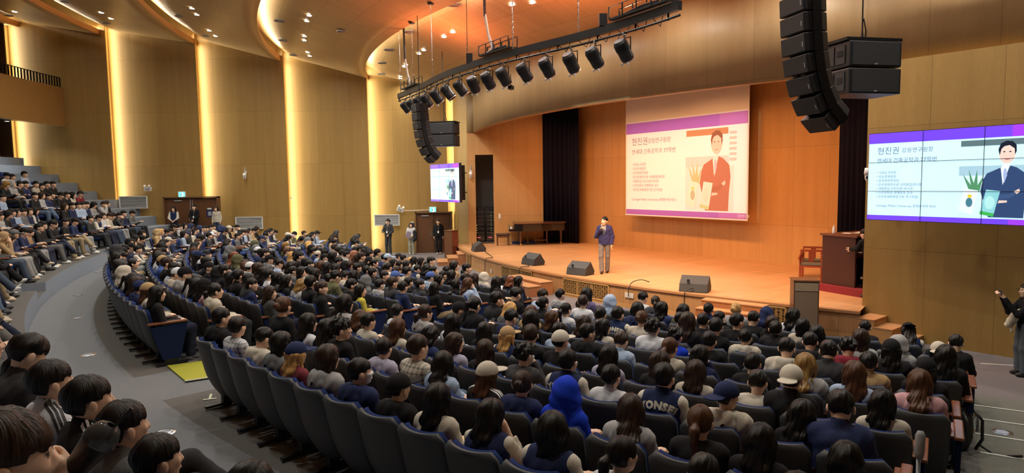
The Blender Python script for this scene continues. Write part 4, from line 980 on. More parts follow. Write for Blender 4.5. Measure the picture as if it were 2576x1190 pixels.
def hair_sdf(Q,k):
    if k in('us','ul'): return smax(hair_sdf(Q,k[1])+.004,Q[:,2]-.034,.006)
    ang=np.arctan2(Q[:,0],Q[:,1]); nz=.0016*np.sin(ang*17+Q[:,2]*30)+.0014*np.sin(ang*41+Q[:,2]*60+Q[:,1]*40)+.003*np.sin(ang*5+Q[:,2]*45+1.3)
    z=Q[:,2]; x=Q[:,0]; y=Q[:,1]
    fr=.030+.006*np.sin(x*110)+.004*np.sin(x*230+1)
    if k in('s','c','C','CB','q'):
        sh=ell(Q,(0,-.014,.028),(.088,.108,.102))-nz*(2.6 if k=='c' else 1)
        if k=='c': sh=sh-.008-.007*np.sin(x*75)*np.sin(y*70)*np.sin(z*80)
        d=smax(sh,-smax(.035-y,z-(fr if k!='q' else .058+.35*x),.01),.012)                       # forehead open below the fringe
        d=smax(d,-smax(-.036-y,z-.014,.01),.008)   # sides open below the sideburn
        d=smax(d,-(z+.056+.35*(y+.05)),.012)                          # nape line
        return d
    if k=='b' or k=='p':
        sh=ell(Q,(0,-.014,.026),(.087,.105,.100))-nz*.5
        d=smax(sh,-smax(.062-y,z-.05,.01),.012); d=smax(d,-smax(.0-y,z+.004,.01),.010); d=smax(d,-(z+.066+.5*(y+.05)),.012)
        if k=='b': d=smin(d,ell(Q,(0,-.118,.018),(.044,.038,.042))-nz*2,.012)
        else:
            d=smin(d,cap(Q,(0,-.105,.02),(0,-.150,-.02),.022,.032),.015); d=smin(d,cap(Q,(0,-.150,-.02),(.0,-.140,-.25),.036,.014)-nz,.02)
        return d
    if k in('l','m','lh'):
        L_=-.34 if k!='m' else -.155
        sh=ell(Q,(0,-.014,.028),(.096,.114,.106))-nz
        S=np.array([.52,1,1]); 
        if k=='lh': bk=smin(smin(cap(Q*S,np.array((0,-.055,0))*S,np.array((0,-.125,-.10))*S,.050,.040),cap(Q*S,np.array((0,-.125,-.10))*S,np.array((0,-.205,-.175))*S,.040,.036),.02),cap(Q*S,np.array((0,-.205,-.175))*S,np.array((0,-.195,L_))*S,.036,.030),.02)-nz*1.5
        elif k=='l': bk=smin(cap(Q*S,np.array((0,-.055,-.0))*S,np.array((0,-.100,-.15))*S,.050,.046),cap(Q*S,np.array((0,-.100,-.15))*S,np.array((0,-.150,L_))*S,.046,.036),.02)-nz*1.5
        else: bk=cap(Q*S,np.array((0,-.055,-.0))*S,np.array((0,-.062,L_))*S,.050,.050)-nz*1.5
        d=smin(sh,bk,.03)
        for s in (-1,1): d=smin(d,cap(Q,(s*.078,.0,.0),(s*.088,-.012,L_+.05),.026,.016)-nz,.025)
        d=smax(d,-(z-L_+.012+.012*np.sin(x*140)+.01*np.sin(x*60+2)+.25*np.abs(x)),.012)
        fx=np.abs(x)-.064
        d=smax(d,-smax(smax(.028-y,z-(.046+.3*np.abs(x)),.01),fx,.012),.012)
        return d
    if k=='H':
        d=ell(Q,(0,-.022,.012),(.118,.142,.142)); d=smin(d,cap(Q*SK,np.array((0,-.045,-.06))*SK,np.array((0,-.055,-.165))*SK,.085,.105),.05)
        d=d-.003*np.sin(Q[:,2]*55+Q[:,0]*25)-.003*np.sin(Q[:,0]*48+Q[:,1]*30)
        d=smax(d,-ell(Q,(0,.135,-.015),(.078,.105,.112)),.015); return d
def cap_sdf(Q,back=False):
    s=-1 if back else 1
    z=Q[:,2]; d=ell(Q,(0,-.008,.030),(.095,.114,.104)); d=smax(d,.020-z,.006)
    br=ell(Q,(0,s*.150,.026),(.080,.092,.011)); br=smax(br,.10-s*Q[:,1],.01) if False else br
    d=smin(d,br+.0,.008)
    if back: d=smax(d,-ell(Q,(0,.118,.045),(.040,.03,.026)),.006)
    d=smin(d,ell(Q,(0,-.008,.132),(.012,.012,.006)),.004)
    return d
def mask_sdf(Q): 
    d=head_sdf(Q)-.007; d=smax(d,(Q[:,2]+.005),.006); d=smax(d,-(Q[:,2]+.098),.006); d=smax(d,.03-Q[:,1],.01); return d
# ---- poses: joints in metres, +y forward
def seated(lean=0.,hands='lap',hy=0.,hp=0.,hr=0.,arm=None):
    J=dict(hip=np.array((0,.0,.52)),chest=np.array((0,-.03+.9*lean*.38,.86-.10*lean)),neck=np.array((0,-.01+lean*.50,.985-.16*lean)))
    J['head']=J['neck']+np.array((0,.025+.02*lean,.135-.02*abs(hp)))+np.array((0,.05*math.sin(-hp),0)); J['hr']=rotm(hy,hp,hr)
    sh=J['neck']+np.array((0,-.01,-.055)); 
    for s,n_ in ((-1,'l'),(1,'r')):
        J['sh'+n_]=sh+np.array((s*.160,0,-.01)); 
        if hands=='lap' or (hands=='chin' and s<0): el_=sh+np.array((s*.212,.05,-.27)); ha=np.array((s*.07,.30+lean*.25,.665))
        elif hands=='fwd': el_=sh+np.array((s*.215,.16,-.20)); ha=np.array((s*.05,.48+lean*.1,.66))
        elif hands=='phone': el_=sh+np.array((s*.210,.08,-.25)); ha=np.array((s*.05,.34+lean*.2,.76))
        elif hands=='chin': el_=sh+np.array((s*.20,.19,-.24)); ha=J['head']+np.array((s*.045,.115,-.105))
        elif hands=='arms' : el_=sh+np.array((s*.215,.05,-.26)); ha=np.array((-s*.10,.20,.74))
        J['el'+n_]=el_; J['ha'+n_]=ha
        J['hp'+n_]=np.array((s*.095,.03,.50)); J['kn'+n_]=np.array((s*.14,.46,.53)); J['an'+n_]=np.array((s*.14,.42,.10))
    return J
def hand_sdf(P,el_,ha,s,curl=.5,fine=1,up=None,r=1.0):
    d_=ha-el_; d_=d_/np.linalg.norm(d_); upv=np.array((0,0,1.)) if up is None else up
    sd=np.cross(d_,upv); sd/=np.linalg.norm(sd)+1e-9; nn=np.cross(sd,d_)
    M=np.stack([sd,d_,nn],1); Q=(P-ha)@M
    d=ell(Q,(0,.035,0),(.040,.050,.016))
    d=smin(d,cap(Q,(0,-.05,0),(0,.01,0),.026,.024),.02)
    for i in range(4):
        x=-.030+.020*i; L_=(.062,.072,.068,.052)[i]; a=np.array((x,.075,0)); b=a+np.array((0,L_*.55,-L_*.45*curl)); c=b+np.array((0,L_*.45*(1-curl),-L_*.55*curl-.004))
        d=smin(d,cap(Q,a,b,.0088,.0082),.004); d=smin(d,cap(Q,b,c,.0082,.007),.003)
    d=smin(d,cap(Q,(-s*.034,.018,-.004),(-s*.058,.052,-.014),.0115,.010),.008); d=smin(d,cap(Q,(-s*.058,.052,-.014),(-s*.050,.082,-.022),.010,.0085),.004)
    return d
def arms_sdf(P,J,g,wrist=1.0,hands=False,k=.03,sides='lr',rs=None):
    ru,re,rw=rs or (.046,.038,.030); d=None
    for n_,s in (('l',-1),('r',1)):
        if n_ not in sides: continue
        sh,el_,ha=J['sh'+n_],J['el'+n_],J['ha'+n_]; w=el_+(ha-el_)*wrist
        a=smin(cap(P,sh,el_,ru+g,re+g),cap(P,el_,w,re+g,rw+g*.8),.03)
        if hands: a=smin(a,hand_sdf(P,el_,ha,s,up=J.get('up'+n_),curl=J.get('curl'+n_,.5)),.015)
        d=a if d is None else smin(d,a,k)
    return d
def torso_sdf(P,J,g,arms=True,wr=.93,w=1.0):
    S=np.array([.64/w,1,1]); st='hem' in J; d=cap(P*S,J['hip']*S,J['chest']*S,(.092 if st else .106)+g,(.100 if st else .108)+g)
    ch=(J['shl']+J['shr'])/2; d=smin(d,cap(P,J['shl']*[.80,1,1]+[0,0,-.005],J['shr']*[.80,1,1]+[0,0,-.005],.055+g),.06)
    for n_ in 'lr': d=smin(d,cap(P,J['neck']+[0,-.01,-.012],J['sh'+n_]+(J['neck']-J['sh'+n_])*.25+[0,0,.005],.040+g,.050+g),.03)
    if arms: d=smin(d,arms_sdf(P,J,g+(.006 if st else .012),wr),.014 if st else .03)
    return d
def body_sdf(P,J,legs=False):
    d=torso_sdf(P,J,-.012,False)
    nk=J['neck']; hd=J['head']; Q=(P-hd)@J['hr']
    low=hd+J['hr']@np.array((0,-.02,-.06)); d=smin(d,cap(P,nk+[0,-.005,-.04],low,.052,.050),.02)
    d=smin(d,head_sdf(Q/1.09)*1.09,.015); d=smin(d,arms_sdf(P,J,-.006,1.0,True),.025)
    if legs: 
        for n_ in 'lr': d=smin(d,cap(P,J['hp'+n_],J['kn'+n_],.06,.045),.03); d=smin(d,cap(P,J['kn'+n_],J['an'+n_],.04,.03),.02); d=smin(d,cap(P,J['an'+n_],J['an'+n_]+[0,.12,-.05],.03,.025),.02)
    return d
def folds(P,a=1.0): return a*(.0022*np.sin(P[:,2]*34+P[:,0]*26+3*np.sin(P[:,1]*14+P[:,2]*5))+.0018*np.sin(P[:,0]*57-P[:,2]*41+P[:,1]*36+2*np.sin(P[:,2]*11)))
def top_sdf(P,J,kind):
    g={'t':.006,'v':.016,'j':.014,'h':.018,'x':.012}[kind]
    d=torso_sdf(P,J,g,kind!='v',.93)
    if 'hem' in J: S=np.array([.66,1,1]); d=smin(d,cap(P*S,(J['hip']+[0,0,-.16])*S,(J['hip']+[0,0,.1])*S,.100+g),.04)
    d=d+folds(P,1.0 if kind!='t' else .6)
    nk=J['neck']
    d=smax(d,-cap(P,nk+[0,.02,.0],nk+[0,.05,.16],.062,.10),.01)
    if kind in('j','x','v'): d=smin(d,smax(cap(P,nk+[0,-.008,-.03],nk+[0,.0,.028],.072,.066),-cap(P,nk+[0,.01,-.05],nk+[0,.02,.09],.056,.056),.006),.012); 
    if kind=='h':
        c=nk+np.array((0,-.100,.0)); h_=smin(cap(P,c+[-.095,.075,-.01],c+[-.04,.0,.0],.036,.045),cap(P,c+[.095,.075,-.01],c+[.04,.0,.0],.036,.045),.03)
        h_=smin(h_,cap(P,c+[-.05,0,0],c+[.05,0,0],.046),.03); h_=smin(h_,ell(P,c+[0,-.03,-.075],(.112,.050,.095)),.03)
        h_=smax(h_,-ell(P,c+[0,.062,.060],(.06,.05,.035)),.02); d=smin(d,h_+folds(P,1.2),.015)
    # open at the waist
    d=smax(d,-(P[:,2]-J.get('hem',J['hip'][2]-.07)),.01)
    return d
def legs_sdf(P,J,g=.0,crop=.0):
    S=np.array([.7,1,1]); hp=J['hip']; st='hem' in J; d=cap(P*S,(hp+[0,-.0,-.02])*S,(hp+[0,.0 if st else .02,.0 if st else .05])*S,.092 if st else .110)
    for n_ in 'lr':
        a=smin(cap(P,J['hp'+n_],J['kn'+n_],(.072 if st else .082)+g,.062+g),cap(P,J['kn'+n_],J['an'+n_],.060+g,.054+g*1.3),.03); d=smin(d,a,.02)
    d=d+folds(P,.9)
    d=smax(d,-(P[:,2]-(min(J['anl'][2],J['anr'][2])-.025)),.008); return d
def bounds(J,pad=.2):
    A=np.array([v for k,v in J.items() if k not in('hr','upl','upr','curll','curlr','hem')]); return A.min(0)-pad,A.max(0)+pad
M_skin=mat('skin',tuple(SKIN),.5,vcol='Col',spec=.35)
M_cloth=mat('cloth',(.5,.5,.5),.85,objcol=True,bump=.35,bscale=120,spec=.15,noise=.10,nscale=30)
M_sleeve=mat('cream_sleeve',(.62,.58,.48),.7,bump=.3,bscale=90,spec=.2)
M_shoe=mat('shoe',(.5,.5,.5),.6,objcol=True)
M_maskc=mat('mask_cloth',(.80,.80,.80),.8)
def hairmat():
    m=D.materials.new('hair'); m.use_nodes=True; nt=m.node_tree; b=nt.nodes['Principled BSDF']; L=nt.links.new
    oi=nt.nodes.new('ShaderNodeObjectInfo'); tc=nt.nodes.new('ShaderNodeTexCoord'); mp=nt.nodes.new('ShaderNodeMapping'); mp.inputs['Scale'].default_value=(240,240,14)
    sx=nt.nodes.new('ShaderNodeSeparateXYZ'); L(tc.outputs['Object'],sx.inputs[0])
    yy=nt.nodes.new('ShaderNodeMath'); yy.operation='ADD'; yy.inputs[1].default_value=.035; L(sx.outputs['Y'],yy.inputs[0])
    cb=nt.nodes.new('ShaderNodeCombineXYZ'); L(sx.outputs['X'],cb.inputs[0]); L(yy.outputs[0],cb.inputs[1])
    nv_=nt.nodes.new('ShaderNodeVectorMath'); nv_.operation='NORMALIZE'; L(cb.outputs[0],nv_.inputs[0])
    sc_=nt.nodes.new('ShaderNodeVectorMath'); sc_.operation='SCALE'; sc_.inputs['Scale'].default_value=17; L(nv_.outputs[0],sc_.inputs[0])
    zz_=nt.nodes.new('ShaderNodeMath'); zz_.operation='MULTIPLY'; zz_.inputs[1].default_value=9; L(sx.outputs['Z'],zz_.inputs[0])
    c2=nt.nodes.new('ShaderNodeCombineXYZ'); L(zz_.outputs[0],c2.inputs[2]); ad_=nt.nodes.new('ShaderNodeVectorMath'); ad_.operation='ADD'; L(sc_.outputs[0],ad_.inputs[0]); L(c2.outputs[0],ad_.inputs[1])
    L(ad_.outputs[0],mp.inputs[0]); mp.inputs['Scale'].default_value=(1,1,1); no=nt.nodes.new('ShaderNodeTexNoise'); no.inputs['Scale'].default_value=1; no.inputs['Detail'].default_value=2; L(mp.outputs[0],no.inputs['Vector'])
    mr=nt.nodes.new('ShaderNodeMapRange'); mr.inputs[1].default_value=.3; mr.inputs[2].default_value=.7; mr.inputs[3].default_value=.6; mr.inputs[4].default_value=1.5; L(no.outputs['Fac'],mr.inputs[0])
    mx=nt.nodes.new('ShaderNodeMix'); mx.data_type='RGBA'; mx.blend_type='MULTIPLY'; mx.inputs[0].default_value=1; L(oi.outputs['Color'],mx.inputs[6]); L(mr.outputs[0],mx.inputs[7]); L(mx.outputs[2],b.inputs['Base Color'])
    bp=nt.nodes.new('ShaderNodeBump'); bp.inputs['Strength'].default_value=.8; bp.inputs['Distance'].default_value=.006; L(no.outputs['Fac'],bp.inputs['Height']); L(bp.outputs[0],b.inputs['Normal'])
    b.inputs['Roughness'].default_value=.40; b.inputs['Specular IOR Level'].default_value=.32; return m
M_hair=hairmat()
def plaidmat():
    m=D.materials.new('checked_cloth'); m.use_nodes=True; nt=m.node_tree; b=nt.nodes['Principled BSDF']; L=nt.links.new
    oi=nt.nodes.new('ShaderNodeObjectInfo'); tc=nt.nodes.new('ShaderNodeTexCoord'); sp=nt.nodes.new('ShaderNodeSeparateXYZ'); L(tc.outputs['Object'],sp.inputs[0]); outs=[]
    for ax,sc in (('X',1),('Z',1)):
        a=nt.nodes.new('ShaderNodeMath'); a.operation='MULTIPLY'; a.inputs[1].default_value=18; L(sp.outputs[ax],a.inputs[0]); f=nt.nodes.new('ShaderNodeMath'); f.operation='FRACT'; L(a.outputs[0],f.inputs[0]); g=nt.nodes.new('ShaderNodeMath'); g.operation='LESS_THAN'; g.inputs[1].default_value=.3; L(f.outputs[0],g.inputs[0]); outs.append(g)
    s=nt.nodes.new('ShaderNodeMath'); s.operation='ADD'; L(outs[0].outputs[0],s.inputs[0]); L(outs[1].outputs[0],s.inputs[1]); h=nt.nodes.new('ShaderNodeMath'); h.operation='MULTIPLY'; h.inputs[1].default_value=.42; L(s.outputs[0],h.inputs[0])
    mx=nt.nodes.new('ShaderNodeMix'); mx.data_type='RGBA'; L(h.outputs[0],mx.inputs[0]); L(oi.outputs['Color'],mx.inputs[6]); mx.inputs[7].default_value=(.03,.03,.03,1); L(mx.outputs[2],b.inputs['Base Color']); b.inputs['Roughness'].default_value=.9; return m
M_plaid=plaidmat()
HCOL={'k':lin('#0f0c0a'),'d':lin('#2b1c14'),'n':lin('#4a2e1c'),'a':lin('#6b3a20'),'g':lin('#c79a5c'),'y':lin('#8a6a3a'),'P':lin('#a06a52')}
TCOL={'k':(.012,.012,.014),'d':(.045,.047,.052),'g':(.14,.145,.15),'G':(.36,.36,.36),'w':(.66,.67,.70),'c':(.56,.51,.42),'n':(.018,.028,.085),'b':(.07,.13,.38),'B':(.36,.46,.62),'r':(.20,.02,.035),'t':(.42,.28,.14),'o':(.10,.10,.05),'y':(.58,.50,.08),'l':(.40,.38,.50),'R':(.010,.045,.55),'P':(.55,.32,.34),'p':(.10,.08,.16)}
# ---- templates -------------------------------------------------
POSE={'up':seated(0,'lap'),'upR':seated(0,'lap',rad(-26)),'upL':seated(0,'arms',rad(22)),'dn':seated(.12,'lap',rad(4),rad(-30)),'fw':seated(.62,'fwd',rad(-4),rad(4)),'ch':seated(.15,'chin',rad(-14),rad(-6)),'ph':seated(.08,'phone',rad(6),rad(-26))}
TPL={}
def tpl(key,f,lo,hi,h,colf=None):
    if key not in TPL:
        V,F=snet(f,lo,hi,h); TPL[key]=npmesh(key.split('|')[0],V,F,col=colf(V) if colf else None)
    return TPL[key]
def body_me(p,h=.0095,J=None):
    J=J or POSE[p]; lo,hi=bounds(J,.16); hi=hi+[0,0,.02]; lo[2]=J['hip'][2]-.16
    return tpl('person|%s|%g'%(p,h),lambda P:smax(body_sdf(P,J),-(P[:,2]-(J['hip'][2]-.13)),.02),lo,hi,h,lambda V:face_col((V-J['head'])@J['hr']/1.09))
def top_me(p,kind,h=.012,J=None):
    J=J or POSE[p]; lo,hi=bounds(J,.16); hi[2]=J['neck'][2]+.13; lo[2]=J['hip'][2]-.1
    return tpl('top|%s|%s|%g'%(p,kind,h),lambda P:top_sdf(P,J,kind),lo,hi,h)
def sleeve_me(p,side,h=.012,J=None):
    J=J or POSE[p]; A=np.array([J['sh'+side],J['el'+side],J['ha'+side]]); sh=J['sh'+side]; inner=sh*[.80,1,1]
    def f(P):
        d=arms_sdf(P,J,.026,.93,False,sides=side)+folds(P)
        s=1 if side=='r' else -1
        return smax(d,-(s*(P[:,0]-sh[0]*.86)+.4*(sh[2]-P[:,2])*0),.01)
    return tpl('sleeve|%s|%s|%g'%(p,side,h),f,A.min(0)-.11,A.max(0)+.11,h)
def legvar(J,v):
    J=dict(J)
    if v==1:
        for s_,n_ in ((-1,'l'),(1,'r')): J['kn'+n_]=J['kn'+n_]+np.array((0,.03,-.02)); J['an'+n_]=np.array((s_*.13,.62 if s_>0 else .56,.10))
    if v==2: J['knl']=np.array((-.02,.50,.62)); J['anl']=np.array((.12,.74,.34)); J['anr']=np.array((.13,.52,.10))
    return J
def legs_me(p,h=.016,J=None,g=.012,lv=0):
    if lv: return legs_me('legs%d'%lv,h,legvar(POSE['up'],lv),g)
    J=J or POSE[p]; A=np.array([J[k+n_] for k in('hp','kn','an') for n_ in 'lr']+[J['hip']]); return tpl('trousers|%s|%g|%g'%(p,h,g),lambda P:legs_sdf(P,J,g),A.min(0)-.17,A.max(0)+.17,h)
def hair_me(k,h=.0075):
    zz={'ul':-.42,'l':-.42,'lh':-.42,'m':-.24,'H':-.30,'p':-.30}.get(k,-.13); return tpl('hair|%s|%g'%(k,h),lambda Q:hair_sdf(Q,k),(-.18,-.28,zz),(.18,.17,.18),h)
def cap_me(b,h=.006): return tpl('cap|%d|%g'%(b,h),lambda Q:cap_sdf(Q,b),(-.14,-.24,-.0),(.14,.24,.16),h)
def mask_me(): return tpl('face_mask',mask_sdf,(-.12,-.02,-.14),(.12,.16,.02),.007)
def shoe_me():
    def f(P): 
        S=np.array([1,1,1.0]); d=smin(ell(P,(0,.05,.040),(.045,.125,.045)),cap(P,(0,-.03,.05),(0,-.03,.09),.042,.040),.03); return smax(d,.002-P[:,2],.004)
    return tpl('shoe',f,(-.07,-.13,-.01),(.07,.2,.16),.01)
def setcol(o,c): o.color=(*c,1)
def slotmat(o,m): 
    if len(o.data.materials)==0: o.data.materials.append(m)
    if o.data.materials[0]!=m:
        o.material_slots[0].link='OBJECT'; o.material_slots[0].material=m
def child(name,me,m,root,col=None,loc=None,R3=None):
    o=D.objects.new(name,me); COL.objects.link(o); o.parent=root; slotmat(o,m)
    if col is not None: setcol(o,col)
    if loc is not None: o.location=loc
    if R3 is not None: o.rotation_euler=Matrix(R3.tolist()).to_euler(); o.scale=(1.09,)*3
    return o
# lettering and stripes laid on cloth
def project(me_src,me_dst,dirv,off=.004):
    bv=BVHTree.FromPolygons([v.co[:] for v in me_dst.vertices],[p.vertices[:] for p in me_dst.polygons]); dirv=Vector(dirv)
    for v in me_src.vertices:
        hit=bv.ray_cast(v.co,dirv)
        if hit[0] is not None: v.co=hit[0]-dirv*off
    return me_src
def arc_text(s,size,R_,cx,zc,y,weight=.0035):
    me=text_mesh(s,size,'CENTER',0,weight,1.13); w=[v.co.x for v in me.vertices]
    bm=bmesh.new(); bm.from_mesh(me); bmesh.ops.triangulate(bm,faces=bm.faces)
    bmesh.ops.subdivide_edges(bm,edges=[e for e in bm.edges if e.calc_length()>.012],cuts=2)
    for v in bm.verts:
        a=v.co.x/R_; r=R_+v.co.y; v.co=Vector((cx+r*math.sin(a)*-1*-1,y,zc-R_+r*math.cos(a)))
    bm.to_mesh(me); bm.free(); return me
LET={}
def yonsei(p):
    if p not in LET:
        me=arc_text('YONSEI',.084,.33,0,POSE[p]['chest'][2]+.025,-.6,.0055); me.name='lettering'
        # text is read from behind: mirror x because the back faces -y
        LET[p]=project(me,top_me(p,'v'),(0,1,0),.005)
    return LET[p]
M_letter=mat('cream_felt',(.70,.66,.52),.8)
def stripes(p):
    k='x'+p
    if k not in LET:
        dst=top_me(p,'x'); J=POSE[p]; b=MB()
        bv=BVHTree.FromPolygons([v.co[:] for v in dst.vertices],[q.vertices[:] for q in dst.polygons])
        for s,n_ in ((-1,'l'),(1,'r')):
            nk,sh,el_=[Vector(J[q].tolist()) for q in ('neck','sh'+n_,'el'+n_)]
            for j in (-1,0,1):
                prev=None
                for i in range(15):
                    u=i/14; c=nk.lerp(sh,.35+.65*min(1,u*2.2)) if u<.45 else sh.lerp(el_,(u-.45)/.55)
                    out=Vector((s*min(1,u*1.8),-.1,1-u*.8)).normalized(); o1=c+out*.3+Vector((0,j*.024,0)); row=[]
                    for w_ in (-.007,.007):
                        h=bv.ray_cast(o1+Vector((0,w_,0)),-out); row.append((h[0]+out*.004) if h[0] is not None else None)
                    if prev and all(prev) and all(row): b.add([prev[0],prev[1],row[1],row[0]],[(0,1,2,3),(3,2,1,0)])
                    prev=row
        LET[k]=b.mesh('stripe')
    return LET[k]
def small_text(p,s):
    me=text_mesh(s,.036,'CENTER',0,.001); bm=bmesh.new(); bm.from_mesh(me)
    for v in bm.verts: v.co=Vector((v.co.x-.075,-.6,POSE[p]['chest'][2]-.02+v.co.y))
    bm.to_mesh(me); bm.free(); return project(me,top_me(p,'t'),(0,1,0),.004)
def rr_under(root,hc): return 'ul' if hc in 'dngy' or (hash((round(root.location.x,2),1))%3==0) else 'us'
def dress(root,p,hr,hc,top,ex,near=True,J=None,lv=0,trs=(.02,.02,.025),mask=False,shoes=None,hb=.0075,shs=None):
    """children of a person: hair, cap, garments, trousers"""
    J=J or POSE[p]; Rh=J['hr']; hd=J['head']; tk,tc_=top[0],top[1]
    if hr in('C','CB'):
        under=rr_under(root,hc)
        child('hair',hair_me('us' if tk=='h' else under),M_hair,root,HCOL[hc],hd,Rh); child('cap',cap_me(hr=='CB'),M_cloth,root,TCOL.get(ex if ex and ex in TCOL else 'k'),hd,Rh)
    elif hr=='H': child('hood',hair_me('H',.009),M_cloth,root,TCOL[tc_],hd,Rh)
    else: child('hair',hair_me('lh' if hr=='l' and tk=='h' else hr),M_hair,root,HCOL[hc],hd,Rh)
    if tk=='p': o=child('shirt',top_me(p,'t'),M_plaid,root,TCOL[tc_])
    else:
        o=child({'t':'top','h':'hoodie','j':'jacket','v':'varsity_jacket','x':'track_jacket'}[tk],top_me(p,tk),M_cloth,root,TCOL[tc_])
    if tk=='v':
        for sd in 'lr': child('sleeve',sleeve_me(p,sd),M_sleeve,root)
        if ex=='Y' : child('lettering',yonsei(p),M_letter,o)
    if tk=='t' and ex=='B': child('lettering',small_text(p,'BRING Y'),M_letter,o)
    if tk=='x': child('stripe',stripes(p),M_white if tc_!='w' else M_black2,o)
    if near: child('trousers',legs_me(p,lv=lv),M_cloth,root,trs)
    if mask: child('face_mask',mask_me(),M_maskc,root,None,hd,Rh)
    if shoes:
        for n_ in 'lr':
            a=(legvar(J,lv) if lv else J)['an'+n_]; q_=child('shoe',shoe_me(),M_shoe,root,shoes,(a[0],a[1]-.0,max(0,a[2]-.10)))
            if lv==2 and n_=='l': q_.rotation_euler=(.35,0,-.2)
def person(p,loc,rz,scale=1.0,label='',group=None,J=None,h=.0095):
    me=body_me(p,h,J); o=D.objects.new('person',me); COL.objects.link(o); slotmat(o,M_skin)
    o.location=loc; o.rotation_euler=(0,0,rz); o.scale=(1,1,scale) if False else (scale,scale,scale)
    return tag(o,label,'person',group)
# ------------------------------------------------------------------ seats
M_shell=mat('seat_shell',(.046,.051,.058),.5,bump=.12,bscale=260,spec=.4)
M_blue=mat('seat_blue',(.012,.026,.105),.9,bump=.3,bscale=200,spec=.1)
M_navy=mat('panel_navy',(.012,.022,.075),.85,bump=.3,bscale=200,spec=.1)
M_arm=mat('arm_wood',(.20,.065,.03),.25,noise=.15,nscale=20,spec=.6)
def back_grid(off,shr,z0,z1,thick_,nu=10,nv=12):
    b=MB(); vs=[]
    for side in (0,1):
        for j in range(nv+1):
            v=j/nv; z=z0+(z1-z0)*v; hw=(.215+.035*min(1,v*2.2))-shr
            tv=max(0,(z-(z1-.07))/.07); hw_=hw-.055*(1-math.sqrt(max(0,1-tv*tv))) if tv>0 else hw
            bv_=max(0,((z0+.12)-z)/.12); hw_-=.06*(1-math.sqrt(max(0,1-bv_*bv_)))
            for i in range(nu+1):
                u=2*i/nu-1; zz=z-(.012*(1-u*u) if v>.95 else 0)
                y=-.125-.165*((z-.17)/.74)+.07*max(0,1-(z-.17)/.3)**2+.055*u*u+off+(thick_ if side else 0)
                vs.append((u*hw_,y,zz))
    n=(nu+1)*(nv+1); fs=[]
    for j in range(nv):
        for i in range(nu):
            a=j*(nu+1)+i; fs.append((a,a+1,a+nu+2,a+nu+1)); c=a+n; fs.append((c,c+nu+1,c+nu+2,c+1))
    for i in range(nu):
        fs.append((i,i+n,i+1+n,i+1)); t=nv*(nu+1)+i; fs.append((t,t+1,t+1+n,t+n))
    for j in range(nv):
        a=j*(nu+1); fs.append((a,a+nu+1,a+nu+1+n,a+n)); a+=nu; fs.append((a,a+n,a+nu+1+n,a+nu+1))
    b.add(vs,fs); return b
CH={}
me=back_grid(0,0,.15,.895,.03).mesh('backrest'); CH['backrest']=(me,M_shell)
me=back_grid(.03,.014,.44,.888,.05,8,8).mesh('back_cushion'); CH['back_cushion']=(me,M_blue)
def bevmesh(b,name,w=.015):
    o=b.build(name,None); bm=bmesh.new(); bm.from_mesh(o.data); bmesh.ops.bevel(bm,geom=bm.edges[:],offset=w,segments=2,affect='EDGES',profile=.5); bm.to_mesh(o.data); bm.free(); me=o.data; D.objects.remove(o); return me
b=MB(); b.box((0,.13,.425),(.47,.46,.09)); CH['seat']=(bevmesh(b,'seat',.03),M_blue)
b=MB(); b.box((.265,.10,.655),(.055,.42,.03)); CH['armrest']=(bevmesh(b,'armrest',.01),M_arm)
b=MB(); b.box((0,.02,.19),(.08,.10,.36)); b.box((0,-.02,.035),(.055,.44,.03)); b.box((0,.1,.34),(.36,.30,.06)); b.box((.265,.07,.55),(.03,.22,.18)); CH['pedestal']=(b.mesh('pedestal'),M_black)
for k,(me,m) in CH.items():
    me.materials.append(m)
    if k in('backrest','back_cushion'): me.polygons.foreach_set('use_smooth',[True]*len(me.polygons))
b=MB(); b.add([(.30,-.17,.62),(.34,-.17,.62),(.34,.36,.66),(.30,.36,.66),(.30,-.02,.10),(.34,-.02,.10),(.34,.24,.10),(.30,.24,.10)],[(0,1,2,3),(7,6,5,4),(0,4,5,1),(1,5,6,2),(2,6,7,3),(3,7,4,0)]); CH_end=b.mesh('end_panel'); CH_end.materials.append(M_navy)
b=MB(); b.box((.32,.08,.675),(.08,.56,.035)); CH_enda=bevmesh(b,'end_armrest',.012); CH_enda.materials.append(M_arm)
b=MB(); b.box((.32,.11,.03),(.06,.44,.05)); b.box((.32,.11,.08),(.03,.2,.08)); CH_endf=b.mesh('end_foot'); CH_endf.materials.append(M_black)
